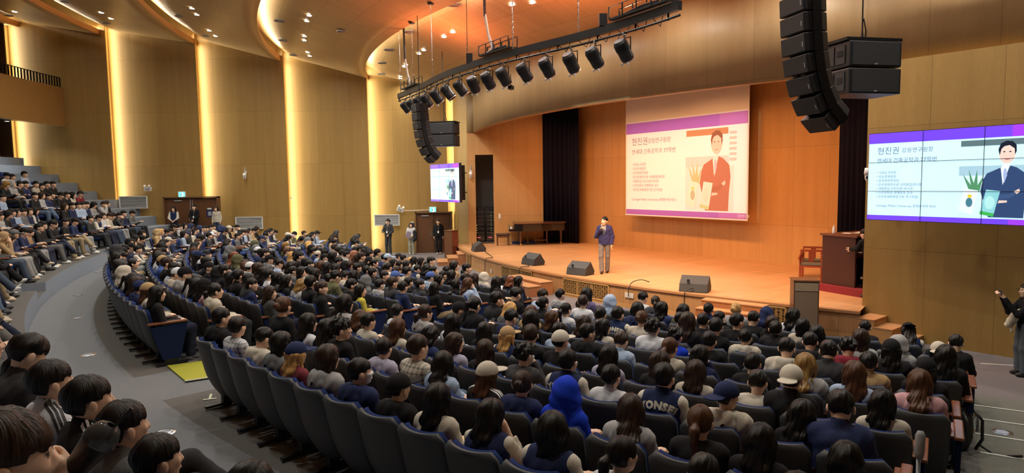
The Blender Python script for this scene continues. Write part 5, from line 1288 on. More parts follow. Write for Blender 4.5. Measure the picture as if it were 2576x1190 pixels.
# ------------------------------------------------------------------ who sits where: block+row, seat, flags, sideways cm, height %, hair, hair colour, garment+colour, extra
SEATS='''A0,0,PC,0,104,s,k,hk,
A0,1,PC,0,101,s,k,pw,
A0,2,PC,3,98,s,k,hc,
A0,3,PC,12,101,m,k,hg,
A0,4,PC,-7,96,C,g,pr,n
A0,5,PC,1,103,m,d,hG,
A0,6,PC,1,100,s,k,hn,
A0,7,PC,3,97,C,k,hk,k
A0,8,PC,-1,98,l,k,jc,
A0,9,PC,-3,96,l,k,vn,
A0,10,PC,4,100,m,k,vn,
A0,11,PC,4,95,p,k,tw,
A0,12,PC,0,97,s,k,tk,
A0,13,PC,0,100,l,k,tG,
A1,0,PC,-16,112,b,n,tk,
A1,1,PC,4,100,l,k,tw,
A1,2,PC,0,100,l,k,tk,
A1,3,PC,-17,105,c,k,tk,
A1,4,PC,14,96,s,k,hl,
A1,5,PC,20,107,s,d,pc,
A1,6,PC,6,98,l,k,hB,
A1,7,PC,13,98,C,n,xk,c
A1,8,PC,2,98,b,d,hn,
A1,9,PC,-4,99,H,k,hR,
A1,10,PC,3,98,l,d,hG,
A1,11,PC,6,101,p,n,tk,B
A1,12,PC,-5,97,l,k,tk,
A1,13,PC,-6,96,l,k,tk,
A2,0,PC,20,112,l,k,hG,
A2,1,PC,-1,96,m,n,td,
A2,2,PC,-20,88,s,k,tc,
A2,3,PC,-4,98,l,n,tc,
A2,4,PC,1,98,m,k,tn,
A2,5,PC,1,96,l,d,tl,
A2,6,PC,-2,93,l,d,tk,
A2,7,PC,-2,101,c,k,pd,
A2,8,PC,6,103,s,k,vn,Y
A2,9,PC,3,97,s,k,jw,
A2,10,PC,4,106,s,k,vn,Y
A2,11,PC,8,100,CB,k,hc,n
A2,12,PC,13,96,l,k,tk,
A2,13,PC,-12,108,s,k,jn,
A3,0,PC,-20,96,s,k,tw,
A3,1,PC,-1,104,p,d,hG,
A3,2,PC,8,99,l,k,pw,
A3,3,PC,18,92,l,k,tk,
A3,4,PC,7,97,C,g,vn,t
A3,5,PC,-7,104,s,d,tk,
A3,6,PC,-14,103,C,k,tk,c
A3,7,PC,0,96,l,k,tl,
A3,8,PC,9,99,m,d,tk,
A3,9,PC,-5,93,l,d,tc,
A3,10,PC,1,96,s,k,tc,
A3,11,PC,-20,105,CB,k,jk,c
A3,12,PC,2,95,l,k,tc,
A4,0,PC,15,100,C,k,jc,k
A4,1,PC,-9,112,p,k,jk,
A4,2,PC,17,103,s,k,hn,
A4,3,PC,10,106,l,k,tk,
A4,4,PC,7,96,s,k,tB,
A4,5,PC,1,101,s,k,hk,
A4,6,PC,-6,98,s,d,jB,
A4,7,PC,12,100,p,n,tc,
A4,8,PC,-7,95,l,k,tn,
A4,9,PC,3,97,s,k,tk,
A4,10,PC,4,103,l,y,hG,
A4,11,PC,-4,102,l,n,tB,
A4,12,PC,-1,102,l,n,hP,
A5,0,PC,17,111,s,k,jk,
A5,1,PC,-2,99,m,g,hg,
A5,2,PC,0,100,p,n,jt,
A5,3,PC,-9,94,l,n,tk,
A5,4,PC,-7,97,l,d,tg,
A5,5,PC,-20,88,l,k,tc,
A5,6,PC,6,106,c,k,jw,
A5,7,PC,-17,99,c,k,tR,
A5,8,PC,-20,100,s,k,tk,
A5,9,PC,20,104,s,k,hc,
A5,10,PC,13,107,b,k,jd,
A5,11,PC,2,100,s,k,jt,
A5,12,PC,3,101,C,k,tk,k
A6,0,PC,-20,112,s,k,hk,
A6,1,PC,4,103,b,k,jk,
A6,2,PC,2,99,p,k,tw,
A6,3,PC,20,100,s,k,pd,
A6,4,PC,0,104,s,k,vn,Y
A6,5,PC,-10,103,b,n,tc,
A6,6,PC,12,108,l,d,tk,
A6,7,PC,1,106,s,k,tk,
A6,8,PC,-10,91,s,k,hc,
A6,9,PC,20,102,s,k,hk,
A6,10,PC,12,101,c,k,hr,
A6,11,PC,6,104,C,k,jk,k
A6,12,PC,8,104,l,k,tk,
A7,0,PC,-20,105,s,d,jB,
A7,1,PC,20,93,s,d,tw,
A7,2,PC,-20,104,s,d,tw,
A7,3,.C,
A7,4,PC,-11,104,m,k,hn,
A7,5,PC,12,98,s,k,tk,
A7,6,PC,0,100,s,k,tk,
A7,7,PC,1,105,s,k,tk,
A7,8,PC,4,101,s,k,jk,
A7,9,PC,8,101,m,k,tk,
A7,10,PC,11,102,m,d,tG,
A7,11,PC,3,98,H,k,hG,
A7,12,PC,-6,88,CB,k,tw,c
A8,0,PC,-20,99,s,k,hG,
A8,1,PC,-3,107,l,k,tp,
A8,2,PC,0,99,H,k,hB,
A8,3,.C,
A8,4,PC,5,100,l,k,tn,
A8,5,PC,-6,100,m,k,to,
A8,6,PC,3,96,s,k,tk,
A8,7,PC,8,102,s,k,tk,
A8,8,PC,-13,98,m,d,tk,
A8,9,PC,-20,99,m,k,tc,
A8,10,.C,
A8,11,.C,
A8,12,PC,20,98,s,k,tk,
A9,0,.C,
A9,1,PC,20,105,s,k,tw,
A9,2,PC,0,100,p,d,hd,
A9,3,.C,
A9,4,PC,4,98,s,k,vn,Y
A9,5,PC,2,103,b,g,hG,
A9,6,PC,1,100,H,k,jn,
A9,7,PC,-5,103,l,k,tw,
A9,8,.C,
A9,9,PC,-2,95,s,k,tk,
A9,10,PC,6,99,CB,k,vn,k
A9,11,.C,
B0,0,pc,-14,112,l,k,vn,
B0,1,pc,-8,103,b,k,jk,
B0,2,pc,-3,104,l,k,td,
B0,3,pc,-1,95,l,k,vw,
B0,4,pc,7,103,l,k,hg,
B0,5,pc,7,97,c,k,td,
B0,6,pc,-7,98,s,k,vn,
B0,7,pc,0,97,m,k,jo,
B0,8,pc,-8,102,s,k,jn,
B0,9,pc,0,100,s,k,hd,
B0,10,pC,15,89,s,k,hk,
B0,11,PC,16,112,H,k,hd,
B0,12,PC,2,104,s,k,td,
B0,13,PC,0,103,l,k,vn,
B0,14,PC,4,102,b,k,jd,
B0,15,PC,-3,100,s,k,hg,
B0,16,PC,-7,101,m,k,tg,
B0,17,PC,8,96,s,k,tc,
B0,18,PC,12,108,m,k,tn,
B0,19,PC,20,103,H,k,hc,
B0,20,PC,4,98,p,k,hG,
B0,21,PC,5,98,C,k,tk,k
B0,22,PC,0,100,l,d,tk,
B0,23,PC,-20,94,C,k,hn,n
B0,24,PC,-2,100,C,n,tc,t
B0,25,PC,8,102,l,k,tk,
B1,0,pc,-6,99,s,d,hn,
B1,1,pc,7,101,C,k,jk,c
B1,2,pc,0,98,b,k,vn,
B1,3,pc,20,103,s,k,tk,
B1,4,pc,7,101,s,k,tg,
B1,5,pc,0,100,m,k,hk,
B1,6,pc,3,101,c,k,vn,
B1,7,pc,4,97,s,k,td,
B1,8,pc,5,97,c,d,tw,
B1,9,.c,
B1,10,PC,1,95,m,d,td,
B1,11,PC,-1,102,l,k,tw,
B1,12,PC,2,102,c,k,tw,
B1,13,PC,8,104,c,k,tB,
B1,14,PC,7,99,s,d,vn,
B1,15,PC,-18,107,C,k,jb,t
B1,16,PC,20,111,s,d,tk,
B1,17,PC,13,106,s,k,tB,
B1,18,PC,-5,98,s,k,hG,
B1,19,PC,0,103,C,k,hc,w
B1,20,PC,20,110,C,k,hG,k
B1,21,PC,20,104,p,k,tc,
B1,22,PC,0,100,l,k,tk,
B1,23,PC,-1,104,C,k,tP,k
B1,24,PC,11,103,p,k,hc,
B2,0,pc,13,112,m,k,jn,
B2,1,pc,-5,100,l,n,tk,
B2,2,pc,2,95,s,d,td,
B2,3,pc,6,96,l,k,tk,
B2,4,pc,0,100,m,k,jk,
B2,5,.c,
B2,6,pc,-2,100,s,k,vn,
B2,7,pc,-8,99,l,n,vn,
B2,8,pc,-2,103,s,k,tk,
B2,9,pC,7,100,C,k,tg,n
B2,10,PC,-3,100,m,d,tt,
B2,11,PC,20,108,C,k,tk,n
B2,12,.C,
B2,13,PC,-2,96,C,k,jd,w
B2,14,PC,20,108,s,k,tk,
B2,15,PC,0,100,C,k,tk,k
B2,16,PC,5,99,m,k,vn,
B2,17,PC,2,98,H,k,jk,
B2,18,PC,9,109,s,k,jk,
B2,19,PC,0,100,m,k,tk,
B2,20,PC,6,109,s,k,jk,
B2,21,PC,20,108,s,k,jd,
B2,22,PC,-20,102,s,k,tn,
B2,23,PC,20,98,l,d,jd,
B3,0,pc,1,100,s,k,vn,
B3,1,pc,0,100,s,k,tg,
B3,2,pc,8,99,p,k,hn,
B3,3,pc,2,97,p,k,td,
B3,4,.c,
B3,5,pc,0,98,C,k,vn,n
B3,6,pc,-4,95,s,k,tB,
B3,7,pc,1,98,p,k,jo,
B3,8,pc,-20,108,H,k,hg,
B3,9,.C,
B3,10,PC,6,101,l,k,tw,
B3,11,PC,-11,106,l,a,hG,
B3,12,PC,0,103,H,d,jo,
B3,13,PC,-3,100,s,d,jk,
B3,14,PC,-8,98,m,n,tt,
B3,15,PC,-9,101,C,k,hG,w
B3,16,PC,17,106,l,d,tk,
B3,17,PC,19,102,l,k,jk,
B3,18,PC,1,101,s,k,tw,
B3,19,PC,0,100,l,k,jd,
B3,20,PC,0,100,l,k,tk,
B3,21,PC,7,100,m,y,hG,
B3,22,PC,20,110,s,k,jk,
B3,23,PC,11,105,s,d,jk,
B4,0,pc,4,99,l,k,hn,
B4,1,pc,-2,103,H,k,jo,
B4,2,pc,-3,95,m,k,hk,
B4,3,pc,7,96,m,d,jo,
B4,4,pc,-6,100,H,k,tg,
B4,5,pc,0,100,C,k,tn,w
B4,6,pc,5,102,s,k,tw,
B4,7,pc,8,104,s,k,hn,
B4,8,pc,-4,101,s,d,jk,
B4,9,PC,-20,110,s,k,tk,
B4,10,PC,0,100,C,k,hg,k
B4,11,.C,
B4,12,PC,-6,100,s,k,tB,
B4,13,PC,12,89,s,k,hG,
B4,14,PC,15,105,m,k,tw,
B4,15,PC,-7,96,s,k,hg,
B4,16,PC,8,101,m,k,tk,
B4,17,PC,-6,107,s,k,jc,
B4,18,PC,-9,105,l,k,tw,
B4,19,PC,1,102,s,k,jd,
B4,20,PC,-20,112,s,k,jo,
B4,21,PC,16,103,s,k,hk,
B4,22,PC,-3,88,l,k,ty,
B5,0,pc,-3,100,s,k,hk,
B5,1,pc,3,96,c,k,jk,
B5,2,pc,2,97,m,d,tg,
B5,3,pc,4,112,s,y,to,
B5,4,pc,-20,88,s,n,tn,
B5,5,pc,0,100,s,k,jn,
B5,6,pc,0,96,l,g,tc,
B5,7,pc,-5,101,c,k,jn,
B5,8,pC,-7,96,s,k,tk,
B5,9,PC,-19,107,s,k,tk,
B5,10,PC,0,98,l,k,tB,
B5,11,PC,-7,96,s,k,jn,
B5,12,.C,
B5,13,PC,-7,103,l,n,jk,
B5,14,PC,-13,104,m,k,tk,
B5,15,PC,-1,106,m,k,tk,
B5,16,PC,-9,91,s,k,hc,
B5,17,PC,-2,102,l,k,hc,
B5,18,PC,9,94,H,k,hg,
B5,19,PC,20,92,s,k,hG,
B5,20,PC,20,106,s,d,jd,
B5,21,PC,6,102,s,k,tn,
B6,0,pc,-2,101,c,g,jn,
B6,1,pc,7,98,m,g,hn,
B6,2,pc,-2,96,l,n,td,
B6,3,pc,0,103,l,k,tk,
B6,4,pc,-15,88,s,k,jo,
B6,5,pc,0,103,c,k,hn,
B6,6,pc,-6,96,C,k,tB,c
B6,7,pc,0,107,s,k,tk,
B6,8,pc,-6,97,c,k,jo,
B6,9,pc,-7,103,s,k,hG,
B6,10,PC,2,112,l,k,tk,
B6,11,PC,3,101,c,k,tk,
B6,12,PC,15,94,H,k,hk,
B6,13,PC,-3,101,s,d,vn,
B6,14,PC,1,101,s,k,tk,
B6,15,PC,-6,100,s,k,jn,
B6,16,PC,-5,99,s,k,jk,
B6,17,PC,10,99,s,k,tk,
B6,18,PC,13,103,C,k,jn,b
B6,19,PC,20,92,s,k,tk,
B6,20,PC,17,95,s,k,jd,
B6,21,PC,20,96,m,k,tk,
B7,0,pc,-5,98,c,d,tc,
B7,1,pc,-5,97,b,k,hG,
B7,2,pc,-1,99,C,n,tw,k
B7,3,pc,5,102,s,k,tg,
B7,4,pc,-16,88,s,k,jd,
B7,5,pc,6,99,s,k,hG,
B7,6,.c,
B7,7,pc,11,108,l,P,tk,
B7,8,pc,0,102,l,d,tk,
B7,9,pC,-13,110,s,d,tk,
B7,10,PC,6,104,C,k,tc,k
B7,11,PC,-4,103,p,k,tg,
B7,12,PC,11,92,s,k,tk,
B7,13,PC,-7,102,s,k,hc,
B7,14,PC,0,100,b,d,vn,
B7,15,PC,3,103,s,k,tc,
B7,16,.C,
B7,17,PC,15,102,C,k,hB,b
B7,18,PC,0,100,l,k,tk,
B7,19,PC,17,89,l,k,hk,
B7,20,PC,-2,104,l,n,tB,
B8,0,pc,4,97,s,k,hk,
B8,1,pc,0,101,s,k,hk,
B8,2,pc,0,97,l,k,tk,
B8,3,pc,-7,102,m,k,jk,
B8,4,pc,1,99,s,k,jk,
B8,5,pc,2,91,s,k,tw,
B8,6,pc,-4,112,s,k,jo,
B8,7,pc,-4,102,s,k,hn,
B8,8,pc,0,106,C,k,jo,B
B8,9,pc,-2,93,m,k,tn,
B8,10,PC,-5,97,s,k,tc,
B8,11,PC,1,102,m,k,hk,
B8,12,PC,-1,97,s,k,vn,
B8,13,PC,14,104,m,k,tk,
B8,14,PC,8,103,p,k,jk,
B8,15,PC,4,96,s,k,jk,
B8,16,PC,-4,101,l,k,tk,
B8,17,PC,0,100,s,k,jn,
B8,18,PC,-12,103,l,d,tk,
B8,19,PC,20,104,l,k,tk,
B9,0,.c,
B9,1,pc,-3,95,C,k,vn,k
B9,2,pc,0,96,s,k,tw,
B9,3,pc,5,96,b,g,hn,
B9,4,pc,-1,99,l,k,hc,
B9,5,pc,9,102,m,k,jk,
B9,6,pC,2,96,s,k,jo,
B9,7,PC,-20,112,s,k,tc,
B9,8,PC,17,89,m,k,tk,
B9,9,PC,20,112,m,k,jt,
B9,10,PC,4,97,s,k,tn,
B9,11,PC,-20,112,s,k,tk,
B9,12,PC,10,92,H,k,hc,
B9,13,PC,5,100,m,k,tw,
B9,14,PC,5,100,m,a,tk,
B9,15,PC,-11,102,m,k,tk,
D0,0,pc,8,95,C,d,tk,k
D0,1,pc,-2,97,H,n,vn,
D0,2,pc,0,102,l,k,tg,
D0,3,pc,5,101,c,k,hG,
D0,4,pc,20,88,C,k,hc,w
D0,5,pc,-1,107,s,k,tk,
D0,6,pc,-2,96,s,k,jn,
D0,7,pc,-5,96,p,k,jk,
D0,8,pc,0,99,l,g,vn,
D0,9,pc,0,100,H,n,ht,
D1,0,pc,14,90,s,k,tc,
D1,1,pc,3,96,s,k,jn,
D1,2,pc,8,88,s,k,td,
D1,3,pc,3,100,s,k,vn,
D1,4,pc,-1,102,H,d,jn,
D1,5,pc,-2,100,s,k,hn,
D1,6,pc,-7,96,l,k,tc,
D1,7,pc,13,100,H,k,jd,
D1,8,pc,7,97,C,k,tk,n
D1,9,pc,0,100,m,k,tB,
D2,0,pc,3,102,s,k,vn,
D2,1,pc,-7,96,l,k,tt,
D2,2,pc,-2,102,C,k,tk,c
D2,3,pc,-3,98,l,d,hc,
D2,4,pc,-5,98,c,k,jk,
D2,5,pc,11,112,H,k,tn,
D2,6,pc,4,97,s,k,hn,
D2,7,pc,0,100,C,k,hG,c
D2,8,pc,6,98,C,k,hk,w
D2,9,pc,1,100,s,k,jd,
D3,0,pc,2,101,m,d,jk,
D3,1,pc,7,98,s,k,tt,
D3,2,pc,5,99,p,k,hc,
D3,3,pc,-6,98,l,d,td,
D3,4,pc,4,102,s,d,tB,
D3,5,pc,1,102,s,k,vn,
D3,6,pc,-5,98,s,k,hk,
D3,7,pc,-1,95,s,k,tg,
D3,8,.c,
D4,0,.c,
D4,1,pc,7,96,s,k,vn,
D4,2,pc,5,104,m,k,jk,
D4,3,pc,-6,103,l,k,jn,
D4,4,pc,-1,103,s,k,tc,
D4,5,pc,8,97,C,k,hG,c
D4,6,pc,0,104,s,k,tg,
D4,7,pc,-1,96,p,k,hk,
D4,8,pc,0,100,C,k,tn,n
D5,0,pc,-8,100,s,d,tk,
D5,1,.c,
D5,2,pc,8,99,s,k,hg,
D5,3,pc,0,96,s,k,jo,
D5,4,pc,-7,95,C,d,hc,w
D5,5,pc,-8,102,C,g,hn,c
D5,6,pc,4,99,m,k,tc,
D5,7,.c,
D5,8,.c,
D6,0,pc,0,98,C,k,tw,k
D6,1,pc,-7,101,s,k,tB,
D6,2,pc,4,99,C,k,hg,k
D6,3,pc,-4,103,b,k,tB,
D6,4,.c,
D6,5,pc,-4,102,s,k,hk,
D6,6,pc,0,104,l,k,tc,
D6,7,pc,2,98,s,k,jk,
D6,8,pc,0,100,H,k,hg,
D7,0,pc,-1,103,H,d,jd,
D7,1,.c,
D7,2,pc,-6,99,s,k,jn,
D7,3,pc,-1,100,s,d,hg,
D7,4,pc,-4,101,m,k,tt,
D7,5,pc,-1,101,s,k,tB,
D7,6,pc,-4,100,c,d,tt,
D7,7,pc,6,100,p,k,tc,
D8,0,pc,0,98,b,k,hg,
D8,1,pc,5,96,m,d,vn,
D8,2,pc,1,100,H,k,jd,
D8,3,pc,-2,98,s,k,jk,
D8,4,pc,4,97,H,g,jk,
D8,5,pc,2,97,l,k,td,
D8,6,pc,-6,96,b,k,hc,
D8,7,pc,3,100,s,k,tk,
T0,0,pc,-20,111,s,k,jg,
T0,1,pc,-4,108,s,k,jn,
T0,2,pc,6,104,s,k,jd,
T0,3,pc,20,108,s,k,jk,
T0,4,pc,1,107,s,d,hc,
T0,5,pc,-14,108,s,d,tw,
T0,6,pc,-8,104,s,k,vn,
T0,7,pc,5,103,s,k,jd,
T1,0,pc,-10,105,l,d,tk,
T1,1,pc,-15,107,s,d,hG,
T1,2,pc,19,106,m,k,tG,
T1,3,pc,15,112,s,k,jn,
T1,4,pc,-5,109,s,k,jB,
T1,5,pc,-20,109,s,k,jB,
T1,6,pc,-20,107,s,k,jn,
T1,7,pc,-8,109,l,d,jk,
T2,0,pc,-1,112,C,k,tr,k
T2,1,pc,11,104,l,k,tc,
T2,2,pc,6,105,s,k,jk,
T2,3,pc,20,111,s,k,jk,
T2,4,pc,20,109,s,k,jk,
T2,5,pc,-6,101,s,k,hn,
T2,6,pc,-6,105,m,d,tG,
T2,7,pc,-5,106,s,k,jk,
T3,0,pc,20,108,s,k,jk,
T3,1,pc,13,107,s,k,tk,
T3,2,pc,0,100,s,k,jk,
T3,3,pc,-9,108,s,k,tc,
T3,4,pc,13,109,s,k,jn,
T3,5,pc,4,108,s,k,tk,
T3,6,pc,4,112,H,k,hG,
T3,7,pc,10,112,m,y,jk,
T4,0,.c,
T4,1,pc,12,109,s,k,tB,
T4,2,.c,
T4,3,pc,-7,96,s,k,jd,
T4,4,pc,-6,102,s,k,tw,
T4,5,pc,6,98,m,k,tk,
T4,6,.c,
T5,0,.c,
T5,1,.c,
T5,2,.c,
U0,0,pc,-20,104,s,k,tn,
U0,1,pc,-8,104,CB,k,jk,k
U0,2,.c,
U0,3,pc,-6,104,l,k,hk,
U0,4,pc,-20,106,s,k,jk,
U0,5,pc,-1,105,s,k,jk,
U0,6,pc,-18,101,s,k,jk,
U0,7,pc,18,94,l,k,jd,
U0,8,pc,2,97,b,d,tt,
U0,9,pc,-4,100,s,k,tn,
U0,10,pc,16,98,C,k,jn,g
U0,11,pc,1,94,m,k,jn,
U0,12,pc,-7,92,m,d,hG,
U0,13,pc,-1,100,H,k,tt,
U0,14,pc,0,100,s,k,jd,
U1,0,pc,7,100,l,k,vn,
U1,1,pc,0,100,m,d,tn,
U1,2,pc,0,100,s,k,hg,
U1,3,pc,-2,101,l,k,tB,
U1,4,pc,-12,102,s,k,jn,
U1,5,pc,-12,100,m,k,tk,
U1,6,pc,-20,96,s,d,hG,
U1,7,pc,-1,102,l,d,td,
U1,8,pc,-5,99,m,d,jk,
U1,9,pc,7,96,l,k,hk,
U1,10,pc,6,98,m,k,jk,
U1,11,pc,-2,101,s,d,tg,
U1,12,pc,6,103,l,k,hn,
U1,13,pc,-1,103,m,n,vn,
U1,14,pc,-7,96,m,k,td,
U2,0,pc,0,104,s,k,tB,
U2,1,pc,0,100,H,k,jn,
U2,2,pc,-7,99,C,k,tB,c
V0,0,Pc,3,98,m,d,jk,
V0,1,Pc,-5,97,s,k,jk,
V0,2,Pc,-2,96,s,k,tg,
V0,3,Pc,-5,100,b,k,tk,
V0,4,Pc,7,98,p,d,td,
V0,5,Pc,6,101,s,k,tk,
V0,6,Pc,4,97,l,k,td,
V0,7,Pc,-1,104,s,k,hg,
V0,8,Pc,-4,101,b,k,jk,
V0,9,Pc,6,96,l,d,tB,
V0,10,Pc,2,101,s,k,tw,
V0,11,PC,-3,100,s,d,tk,
V0,12,PC,-3,98,H,d,hc,
V0,13,PC,-1,104,s,k,tc,
V0,14,PC,-8,103,l,g,tk,
V0,15,PC,5,100,C,d,tc,c
V0,16,PC,5,95,m,n,hc,
V0,17,PC,4,102,s,d,jo,
V0,18,PC,-5,96,s,k,hg,
V0,19,PC,-2,101,p,d,jk,
V0,20,PC,3,100,l,k,hg,
V0,21,PC,-3,102,c,k,jd,
V0,22,PC,6,100,b,g,tk,
V0,23,PC,20,92,s,k,jk,
V0,24,PC,-20,110,s,k,jd,
V0,25,PC,13,103,s,k,xw,
V0,26,PC,20,104,s,k,xk,
V0,27,PC,11,100,s,k,jg,
V0,28,PC,-7,90,s,k,jk,
V0,29,PC,2,94,s,k,jk,
V0,30,.C,
V1,0,Pc,-5,97,C,k,tB,k
V1,1,Pc,0,100,b,g,jo,
V1,2,Pc,2,103,b,d,hc,
V1,3,.c,
V1,4,Pc,7,101,b,d,hg,
V1,5,Pc,-4,95,c,k,td,
V1,6,Pc,-2,102,m,k,jn,
V1,7,Pc,-5,99,p,n,hg,
V1,8,Pc,0,97,C,k,tw,c
V1,9,.c,
V1,10,.c,
V1,11,Pc,5,103,s,k,hn,
V1,12,PC,-5,100,b,n,hg,
V1,28,.C,
V1,29,.C,
V1,30,PC,30,107,s,d,jd,'''
P_=.54
BL={'A':(0,224.7,238.3),'B':(0,199.3,221.2),'D':(0,187.4,196.3),'T':(1,187.4,193.9),'U':(1,196.1,208.),'V':(1,210.2,236.5)}
PHS={(0, 0, 225): -0.262, (0, 1, 225): -0.102, (0, 2, 225): -0.389, (0, 3, 225): 0.064, (0, 4, 225): 0.348, (0, 5, 225): 0.205, (0, 6, 225): -0.188, (0, 7, 225): -0.216, (0, 8, 225): -0.497, (0, 9, 225): 0.024, (0, 0, 199): -0.05, (0, 1, 199): -0.018, (0, 2, 199): 0.074, (0, 3, 199): 0.169, (0, 4, 199): 0.268, (0, 5, 199): 0.466, (0, 6, 199): -0.414, (0, 8, 199): -0.2, (0, 9, 203): -0.065, (1, 0, 187): 0.248, (1, 2, 187): 0.075, (1, 0, 196): 0.108, (1, 1, 196): 0.185, (1, 0, 210): -0.064}
def delt(th,k): return (-.15+.45*max(0,th-225)/12)*(1-k/9)
def headR(t,k,th): return 36.6-.9*k+delt(th,k) if not t else 39.03+.95*k
def backR(t,k): return 36.75-.9*k if not t else 39.25+.95*k
def seatth(b,k,i):
    t,a,c=BL[b]
    if b=='B' and k==9: a=203.
    if b=='A' and k<4: c=237.3
    R_=backR(t,k); n=int(math.radians(c-a)*R_/P_+.02); st=math.degrees(P_/R_)
    return (a+c)/2+(i-(n-1)/2)*st+PHS.get((t,k,round(a)),0),n
ORD='first second third fourth fifth sixth seventh eighth ninth tenth eleventh twelfth thirteenth fourteenth fifteenth sixteenth seventeenth eighteenth nineteenth twentieth'.split()
def ordw(i): return ORD[i] if i<20 else ('twenty-'+ORD[i-20] if i<29 else 'thirtieth' if i==29 else 'thirty-'+ORD[i-30])
BN={'A':'near block','B':'middle block','D':'wall block','T':'wall-end tier','U':'middle tier','V':'near tier'}
CN={'k':'black','d':'dark brown','n':'brown','a':'auburn','g':'blond','y':'light brown','P':'pinkish'}
TN={'k':'black','d':'charcoal','g':'grey','G':'pale grey','w':'white','c':'cream','n':'navy','b':'blue','B':'light blue','r':'burgundy','t':'tan','o':'olive','y':'yellow','l':'lavender','R':'bright blue','P':'pink','p':'purple'}
HN={'s':'short %s hair','l':'long %s hair','m':'%s bob hair','c':'curly %s hair','p':'%s ponytail','b':'%s hair bun'}
GN={'t':'top','h':'hoodie','j':'jacket','v':'varsity jacket','x':'striped track jacket','p':'checked shirt'}
def plabel(b,k,i,n,hr,hc,top,ex):
    h='hood up' if hr=='H' else ('%s cap'%TN.get(ex,'black') if hr=='C' else '%s backward cap'%TN.get(ex,'black') if hr=='CB' else HN[hr]%CN[hc])
    g='%s %s'%(TN[top[1]],GN[top[0]])
    if ex=='Y': g='lettered navy varsity jacket'
    L_='%s, %s, %s row of %s, %s seat from %s'%(h,g,ordw(k),BN[b],ordw(i),'aisle' if b=='A' else 'wall')
    return ('person, ' if len(L_.split())<16 else '')+L_
def chairth(root,end):
    for k,(me,m) in CH.items():
        o=D.objects.new(k,me); COL.objects.link(o); o.parent=root
    if end:
        for nm,me in (('end_panel',CH_end),('end_armrest',CH_enda),('end_foot',CH_endf)): o=D.objects.new(nm,me); COL.objects.link(o); o.parent=root
stuffP=[]; stuffC=[]; TRC=[(.012,.012,.014),(.012,.012,.014),(.03,.032,.036),(.016,.02,.045),(.10,.15,.22),(.05,.07,.11),(.12,.12,.12),(.28,.28,.27),(.32,.25,.15)]
SHC=[(.7,.7,.68),(.75,.74,.70),(.04,.04,.04),(.6,.5,.38),(.03,.03,.04)]
rr=random.Random(3)
pick={}
ROWMAX={}
for line in SEATS.split('\n'):
    f=line.split(','); ROWMAX[f[0]]=max(ROWMAX.get(f[0],0),int(f[1]))
for line in SEATS.split('\n'):
    f=line.split(','); b_=f[0][0]; k=int(f[0][1:]); i=int(f[1]); fl=f[2]; t=BL[b_][0]
    th,n=seatth(b_,k,i); R_=headR(t,k,th); x,y=pol(CC,R_,th); z=(1.18+.43*k) if t else floorz(k); rz=rad(th+90)
    if 'C' in fl:
        root=thing('auditorium_seat','charcoal auditorium seat with blue cushion, %s row of %s, %s seat from %s'%(ordw(k),BN[b_],ordw(i),'aisle' if b_=='A' else 'wall'),'seat',(x,y,z),rz,'auditorium seats')
        chairth(root,i==ROWMAX[f[0]] and b_ in 'ABD')
    else: stuffC.append((x,y,z,rz))
    if fl[0]=='.': continue
    dx,sc=int(f[3])/100,int(f[4])/100; hr,hc,top,ex=f[5],f[6],f[7],(f[8] if len(f)>8 else '')
    named=False
    pose=rr.choices(['up','upR','upL','dn','ch','ph','fw'],[34,10,12,16,7,12,5 if y>14 else 0])[0]
    if ex=='Y' or top[0]=='x': pose='up'
    if hr=='H' and pose=='fw': pose='dn'
    if hr=='l' or hr=='C': pose=rr.choice(('up','upR','upL')) if pose in ('dn','ph','fw') else pose
    if ex=='B': pose='up'
    cupman=(b_=='V' and (hr,hc,top)==('s','d','jd'))
    if cupman: pose='ch'
    a=rz+rad(rr.uniform(-7,7)); px_=x+dx*math.cos(rz); py_=y+dx*math.sin(rz)
    s=max(.93,min(1.07,(1.22 if not t else 1.27)*sc/1.268))
    tr=rr.choice(TRC); shc=rr.choice(SHC); mk=rr.random()<.06
    lv_=rr.choice((1,1,1,2)) if t else 0
    if fl[0]=='P':
        d_=math.hypot(px_,py_)
        lod=.0085 if d_<9 else .012 if d_<15 else .016
        o=person(pose,(px_,py_,z),a,s,plabel(b_,k,i,n,hr,hc,top,ex),'audience seated in the '+BN[b_],h=lod)
        dress(o,pose,hr,hc,top,ex,True,lv=lv_,trs=tr,mask=mk,shoes=shc if t and k<=1 else None)
        j=rr.uniform(.75,1.35)
        for c in o.children:
            if c.name.split('.')[0] in('top','hoodie','jacket','track_jacket') and max(TCOL[top[1]])<.2: c.color=tuple(min(1,q*j+.003) for q in c.color[:3])+(1,)
        if cupman: CUP=Vector((px_,py_,z))+Matrix.Rotation(a,3,'Z')@(Vector(POSE['ch']['har'].tolist())*s+Vector((-.03,.03,.03)))
        elif pose=='ph':
            q=MB().box((0,0,0),(.075,.012,.155)); J=POSE['ph']; p_=Vector(((J['hal']+J['har'])/2).tolist())+Vector((0,.09,.03))
            if 'phone' not in pick: pick['phone']=q.mesh('smartphone'); pick['phone'].materials.append(M_black)
            if d_<16:
                w_=Matrix.Rotation(a,3,'Z')@(p_*s); m=D.objects.new('smartphone',pick['phone']); COL.objects.link(m); m.location=(px_+w_.x,py_+w_.y,z+w_.z); m.rotation_euler=(rad(-35),0,a)
                tag(m,'dark smartphone held by the person in %s row of %s, %s seat from %s'%(ordw(k),BN[b_],ordw(i),'aisle' if b_=='A' else 'wall'),'phone','smartphones in hands')
    else: stuffP.append((pose,px_,py_,z,a,s,hr,hc,top,ex,tr,lv_,shc if t and k==0 else None))
